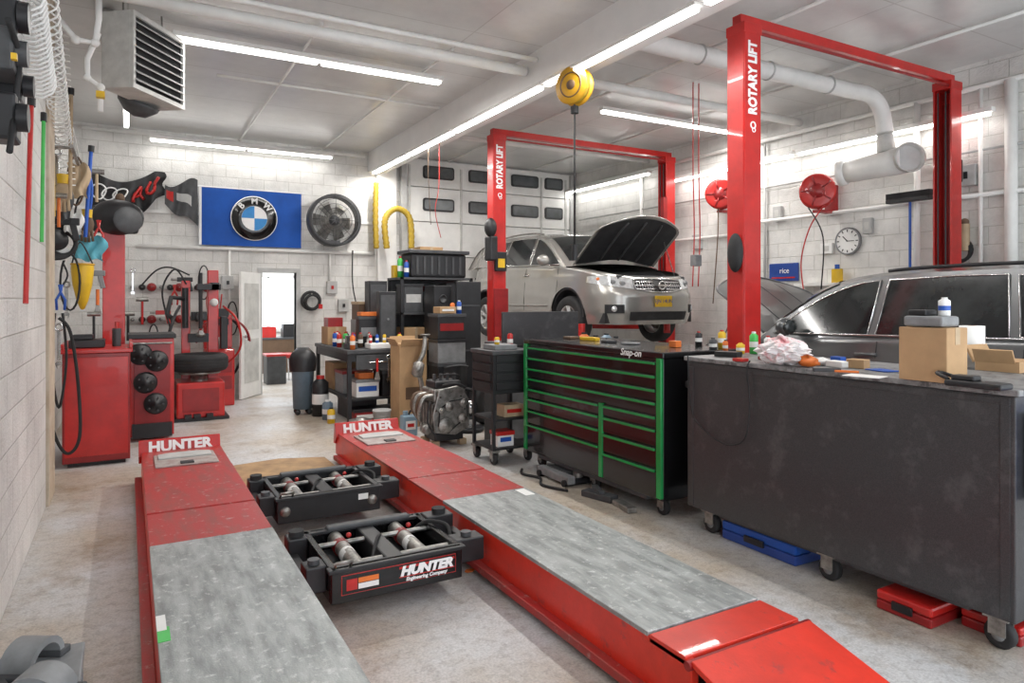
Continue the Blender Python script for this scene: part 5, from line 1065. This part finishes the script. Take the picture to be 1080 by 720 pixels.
can(2.28,8.8,.0,.05,.2,YEL,'yellow oil bottle on the floor by the workbench leg','floor_bottle','bottle',BLACK)
t=thing('bucket','white plastic bucket on the floor in front of the tall cardboard box','bucket',(2.72,8.1,0))
part(MB().lathe([(.001,0),(.09,0),(.11,.22),(.115,.22),(.115,.24),(.10,.24),(.085,.02),(.001,.02)],(2.72,8.1,0),'Z',22),'pail',LGREY,t); part(MB().torus((2.72,8.1,.17),.113,.004,(.3,0,1),20,5),'bail',METAL,t)
for i in range(3): solo(MB().lathe([(.001,.05),(.06,.05),(.065,.025),(.14,.025),(.14,0),(.001,0)],(2.45+.01*i,8.15,.0515*i),'Z',24),'brake_disc',['rusty brake disc at the bottom of the small stack by the bucket','brake disc in the middle of the small stack by the bucket','brake disc on top of the small stack by the bucket'][i],'brake disc',BROWN if i%2 else METAL)
can(3.36,9.2,1.9,.04,.3,GRNP,'green bottle on the shelving unit left of the tote','bottle','bottle')
can(3.40,9.06,1.9,.035,.24,BLUE,'blue can on the shelving unit left of the tote')
bx('small_box','yellow box on the shelving unit behind the green bottle','box',YEL,3.3,9.3,1.9,3.42,9.42,2.08)
tyre((4.02,7.75,.30),(.3,-1,0),'upright tyre on the floor in front of the flat black board',.30,.10)
tyre((4.42,8.35,.36),(.5,-1,0),'upright tyre on the floor in front of the far lift post')
# wall fittings near doorway
c=PY(328,317,12.0); t=thing('cable_coil','black cable coil with red plug on the back wall right of the doorway','cable',(c.x,12.05,c.z-.2))
part(MB().torus((c.x,12.0,c.z),.15,.03,'Y',22,6).torus((c.x+.02,11.97,c.z-.02),.12,.025,'Y',22,6),'coil',RUBBER,t); part(MB().cyl((c.x,12.1,c.z+.12),(c.x,11.93,c.z+.12),.012),'hook',METAL,t); part(MB().cb((c.x+.15,11.95,c.z-.1),(.06,.05,.08)),'plug',RED,t)
for i,(px,py,l) in enumerate([(350,303,'grey electrical box on the back wall right of the cable coil'),(362,322,'lower grey electrical box by the back pillar'),(240,298,'small switch box on the back wall left of the white door')]):
    c=PY(px,py,12.06); t=thing('electrical_box',l,'electrical box',(c.x,12.08,c.z-.11)); part(MB().box(c.x-.09,12.02,c.z-.11,c.x+.09,12.1,c.z+.11),'case',LGREY,t,bev=.008); part(MB().box(c.x-.02,12.0,c.z-.03,c.x+.02,12.02,c.z+.03),'switch',RED if i==0 else BLACK,t)
hose([PY(372,264,12),PY(372,300,12),PY(378,330,11.95)],.012,'dark cable dropping from the pipe below the wall fan',RUBBER,6,'cable','cable')
hose([PY(236,330,11.9),PY(252,345,11.9),PY(256,370,11.9),PY(248,392,11.9),PY(238,398,11.9)],.02,'black hose looped on the back wall left of the white door',RUBBER,8)
hose([PY(150,300,11.9),PY(165,285,11.9),PY(180,282,11.9),PY(200,290,11.9)],.012,'dark cable strung on the back wall above the tyre machine',RUBBER,8,'cable','cable')
hose([PY(225,290,11.95),PY(218,320,11.9),PY(228,350,11.9),PY(234,310,11.95)],.012,'red air hose loop on the back wall right of the tyre machine',RED,8)
# back room furniture
t=thing('stool','red padded stool visible through the doorway','stool',(2.75,14.0,0))
part(MB().lathe([(.001,.52),(.19,.52),(.2,.48),(.19,.44),(.001,.44)],(2.75,14.0,0),'Z',20),'seat',RED,t)
for a in range(4): part(MB().cyl((2.75+.1*math.cos(a*1.57),14+.1*math.sin(a*1.57),.45),(2.75+.2*math.cos(a*1.57),14+.2*math.sin(a*1.57),0),.012),'leg',CHROME,t)
bx('desk','dark desk under the window of the back room','desk',BROWN,2.3,15.3,0,3.6,15.9,.75,DGREY)
bx('parts_box','red box on the desk in the back room','box',RED,2.5,15.4,.76,2.8,15.7,1.0)
bx('parts_box','black box on the desk in the back room','box',BLACK,2.95,15.4,.76,3.3,15.7,1.05)
bx('file_cabinet','grey cabinet against the back room wall','cabinet',MGREY,3.4,14.2,0,3.9,14.8,1.2,DGREY)
bx('tool_trolley','dark trolley box just inside the back room','trolley',DGREY,2.25,13.3,0,2.6,13.7,.55,RED)
# ---------------------------------------------------------------- things on the chest and cabinet tops
ZT_=1.201
p=PZ(970,402,ZT_); t=thing('cardboard_box','closed cardboard box on the near half of the graphite cabinet','box',(p.x+.02,p.y,ZT_)); cb=t.location.copy()
bw,bd=.18,.23
part(MB().box(0,-bd/2,0,bw,bd/2,.26),'body',CARDB,t,0,bev=.004); part(MB().box(bw/2-.02,-bd/2-.002,.18,bw/2+.02,bd/2+.002,.262),'tape',TAN,t,0); part(MB().box(0.001,-.001,0.26,bw,.001,.2615),'flap_seam',BROWN,t,0)
t=thing('drill_charger','grey and black charger resting on the closed cardboard box','charger',(cb.x+.1,cb.y,cb.z+.263))
part(MB().box(cb.x+.01,cb.y-.09,cb.z+.264,cb.x+.16,cb.y+.10,cb.z+.315),'base',MGREY,t,bev=.012); part(MB().box(cb.x+.03,cb.y+.0,cb.z+.315,cb.x+.13,cb.y+.09,cb.z+.345),'battery',BLACK,t,bev=.008)
can(cb.x+.10,cb.y-.05,cb.z+.316,.026,.09,PAPER,'small white bottle on top of the charger','bottle','bottle',PAPER)
p=PZ(1028,386,ZT_); t=thing('paper_roll','white paper towel roll standing behind the cardboard boxes','paper towel',(p.x-.03,p.y,ZT_))
part(MB().lathe([(.02,0),(.065,0),(.065,.24),(.02,.24),(.02,0)],(p.x-.03,p.y,ZT_),'Z',28),'roll',PAPER,t); part(MB().lathe([(.018,0),(.02,.241),(.016,.241)],(p.x-.03,p.y,ZT_),'Z',16),'core',CARDB,t)
t=thing('cardboard_box','open cardboard box with raised flaps at the near end of the cabinet','box',PZ(1054,391,ZT_))
q=t.location; part(MB().box(q.x-.05,q.y-.12,ZT_,q.x+.2,q.y+.10,ZT_+.06),'body',CARDB,t)
part(MB().cb((q.x-.06,q.y,ZT_+.08),(.01,.20,.09),0,0,-25),'flap',CARDB,t); part(MB().cb((q.x+.06,q.y+.13,ZT_+.09),(.22,.01,.1),0,-25),'flap',CARDB,t)
t=thing('plastic_tray','black ribbed plastic tray at the near front edge of the cabinet','tray',PZ(1030,409,ZT_))
q=t.location; part(MB().cb((q.x+.01,q.y,ZT_+.015),(.11,.24,.028),0),'body',BLACK,t,bev=.01); part(MB().cb((q.x+.01,q.y+.05,ZT_+.04),(.07,.10,.025),0),'raised_box',BLACK,t,bev=.008)
part(MB().tube(cr([(q.x-.02,q.y+.11,ZT_+.03),(q.x+.0,q.y+.17,ZT_+.05),(q.x+.04,q.y+.17,ZT_+.05),(q.x+.05,q.y+.1,ZT_+.03)],5),.009),'handle',BLACK,t)
p=PZ(820,385,ZT_)
t=thing('plastic_bag','crumpled translucent white plastic bag with red print on the cabinet','bag',(p.x,p.y,ZT_))
random.seed(8); n=20; R=[]
for j in range(n+1):
    row=[]
    for i in range(n):
        a=2*math.pi*i/n; f=math.sin(math.pi*j/n); k=1+.22*math.sin(i*2.3+j*1.1)*f+random.uniform(-.08,.08)*f
        row.append((p.x+.05+.12*f*k*math.cos(a),p.y+.15*f*k*math.sin(a),ZT_+.08+max(-.078,.08*math.cos(math.pi*j/n)*(1+.2*math.sin(i*1.9)))))
    R.append(row)
part(MB().grid(R,False,True,True),'film',BAGM,t)
part(MB().tube(cr([(p.x+.03,p.y-.05,ZT_+.13),(p.x+.0,p.y-.02,ZT_+.18),(p.x+.05,p.y+.04,ZT_+.13)],5),.012,6),'handle',BAGM,t)
def crump(px,py,z,s,m,lab):
    p=PZ(px,py,z); R=[]; 
    for j in range(9):
        R.append([(p.x+s[0]*math.sin(math.pi*j/8)*(1+.3*math.sin(i*3.1+j))*math.cos(i*.6283),p.y+s[1]*math.sin(math.pi*j/8)*(1+.3*math.sin(i*2.1+j*2))*math.sin(i*.6283),z+s[2]*(1+math.cos(math.pi*j/8))*(1+.2*math.sin(i*2))/2+.001) for i in range(10)])
    solo(MB().grid(R,True,True,True),'rag',lab,'cloth',m)
crump(852,387,ZT_,(.05,.07,.06),ORANGE,'crumpled orange rag beside the plastic bag')
crump(868,385,ZT_,(.04,.05,.04),PAPER,'crumpled white rag right of the orange one')
crump(843,378,ZT_,(.05,.05,.05),RED,'red rag half hidden behind the plastic bag')
for px,py,r,h,m,l,cp in [(795,373,.030,.16,GRNP,'green and white spray can at the far end of the graphite cabinet',PAPER),(810,375,.027,.14,PAPER,'white can just right of the green one',RED),(781,373,.03,.08,YEL,'short yellow tin left of the green can',YEL),(752,370,.03,.1,DGREY,'dark tin at the far corner of the graphite cabinet',BLACK),(803,379,.022,.07,RED,'small red tin in front of the white can',BLACK),(765,371,.02,.09,ORANGE,'slim orange can between the dark tin and the yellow tin',BLACK)]:
    p=PZ(px,py,ZT_); can(p.x,p.y,ZT_+.001,r,h,m,l,cap=cp)
def flatb(px,py,w,d,h,rz,m,name,lab,cat,Z=ZT_):
    p=PZ(px,py,Z); t=solo(MB().cb((0,0,h/2),(w,d,h)),name,lab,cat,m,bev=min(.003,h*.3)); t.location=(p.x,p.y,Z+.001); t.rotation_euler=(0,0,math.radians(rz)); return t
flatb(768,376,.1,.16,.035,20,BLACK,'glove_box','black flat box near the far end of the graphite cabinet','box')
flatb(781,381,.06,.08,.02,5,RED,'sanding_block','small red block in front of the black flat box','block')
flatb(884,387,.07,.12,.035,-8,PAPER,'small_carton','white small carton right of the rags','box')
flatb(884,381,.05,.08,.03,-8,BLUE,'small_carton','blue small carton behind the white one','box')
flatb(912,397,.12,.18,.004,12,PAPER,'paper_sheet','sheet of paper left of the closed cardboard box','paper')
flatb(930,391,.10,.14,.006,-15,BLUE,'booklet','blue booklet beside the sheet of paper','booklet')
flatb(893,393,.015,.12,.012,30,ORANGE,'marker_pen','orange pen at the cabinet edge left of the paper','pen')
flatb(872,392,.03,.14,.02,50,BLACK,'screwdriver_case','slim black case in front of the white rag','case')
flatb(905,388,.08,.10,.05,10,CARDB,'small_carton','small brown carton behind the sheet of paper','box')
ZK=1.216
flatb(622,359,.06,.2,.03,10,YEL,'drill_case','slim yellow tool on the green-trimmed chest','tool',ZK)
flatb(642,361,.1,.16,.02,-20,BLACK,'tool_roll','black tool roll on the green-trimmed chest','tool roll',ZK)
flatb(603,357,.12,.12,.02,0,BROWN,'leather_pouch','brown pouch at the far end of the green-trimmed chest','pouch',ZK)
flatb(712,366,.06,.08,.05,0,ORANGE,'small_tin','orange tin at the near end of the green-trimmed chest','tin',ZK)
flatb(665,363,.09,.14,.015,25,MGREY,'metal_tray','small grey metal tray on the green-trimmed chest','tray',ZK)
can(4.05,3.85,ZK,.03,.14,YEL,'yellow can at the near back corner of the green-trimmed chest')
can(4.05,4.1,ZK,.028,.12,BLACK,'black can on the back edge of the green-trimmed chest')
# ---------------------------------------------------------------- floor things below the cabinets
t=thing('tool_case','flat blue plastic case on the floor under the graphite cabinet','case',(3.6,2.95,0))
part(MB().box(3.47,2.72,0,3.8,3.30,.06),'base',BLUED,t,bev=.01); part(MB().box(3.47,2.72,.062,3.8,3.30,.12),'lid',BLUE,t,bev=.012); part(MB().box(3.455,2.95,.04,3.47,3.1,.08),'latch',BLACK,t)
t=thing('tool_case','flat red plastic case on the floor under the cabinet near end','case',(3.5,2.0,0))
part(MB().box(3.38,1.88,0,3.7,2.16,.05),'base',DKRED,t,bev=.01); part(MB().box(3.38,1.88,.052,3.7,2.16,.1),'lid',RED,t,bev=.012); part(MB().box(3.366,1.97,.03,3.38,2.07,.07),'latch',BLACK,t)
t=thing('wheel_chock','red block on the floor behind the nearest cabinet caster','block',(3.68,1.72,0))
part(MB().box(3.56,1.58,0,3.84,1.84,.05),'base',DKRED,t,bev=.01); part(MB().box(3.56,1.58,.051,3.84,1.84,.09),'lid',RED,t,bev=.01)
t=thing('floor_jack','low grey trolley jack lying under the green-trimmed chest','jack',(3.5,5.0,0))
for x in (3.24,3.48): part(MB().box(x,4.8,.02,x+.08,5.3,.09),'side_frame',MGREY,t,bev=.01)
part(MB().box(3.32,4.95,.03,3.48,5.25,.09),'pump',DGREY,t)
for y in (4.84,5.24): part(MB().cyl((3.22,y,.03),(3.58,y,.03),.03),'roller',BLACK,t)
part(MB().cyl((3.4,4.88,.04),(3.4,4.88,.10),.045),'saddle',METAL,t)
solo(MB().cb((3.29,4.42,.026),(.1,.3,.05),15).cb((3.31,4.47,.06),(.05,.2,.03),-20),'scrap_bracket','dark metal bracket on the floor left of the chest centre','bracket',DGREY,bev=.006)
solo(MB().cb((3.30,4.12,.02),(.08,.25,.04),-10),'steel_bar','short grey steel bar on the floor under the chest','bar',METAL,bev=.004)
solo(MB().tube(cr([(3.2,5.5,.013),(3.12,5.35,.013),(3.18,5.15,.013),(3.08,4.95,.013),(3.17,4.7,.013)],6),.012,6),'air_hose','short dark hose snaking on the floor beside the trolley jack','hose',RUBBER)
# ---------------------------------------------------------------- light, camera, world
def area(loc,rot,sx,sy,e,col=(1,1,1)):
    ld=D.lights.new('room_lamp','AREA'); ld.shape='RECTANGLE'; ld.size=sx; ld.size_y=sy; ld.energy=e; ld.color=col
    o=D.objects.new('room_lamp',ld); C.objects.link(o); o.location=loc; o.rotation_euler=rot
area((2.8,14.3,2.75),(0,0,0),2,2,110,(.95,.98,1))
W=D.worlds.new('World'); bpy.context.scene.world=W; W.use_nodes=True; nt=W.node_tree
bg=nt.nodes['Background']; bg.inputs[0].default_value=(.89,.945,1,1); bg.inputs[1].default_value=2.9
cnt={}
for o in D.objects:
    if o.parent is None and 'category' in o.keys(): cnt.setdefault(re.sub(r'\.\d+$','',o.name),[]).append(o)
for k,v in cnt.items():
    if len(v)>1:
        for o in v: o['group']=k.replace('_',' ')+' items around the workshop'
cam=D.cameras.new('Camera'); co=D.objects.new('Camera',cam); C.objects.link(co); co.location=(0,0,CH); co.rotation_euler=(math.pi/2,0,-A)
cam.lens=24; cam.sensor_width=36; cam.shift_y=-45/1080; cam.clip_start=.05; cam.clip_end=100
sc=bpy.context.scene; sc.camera=co
sc.view_settings.view_transform='Standard'; sc.view_settings.exposure=0.15
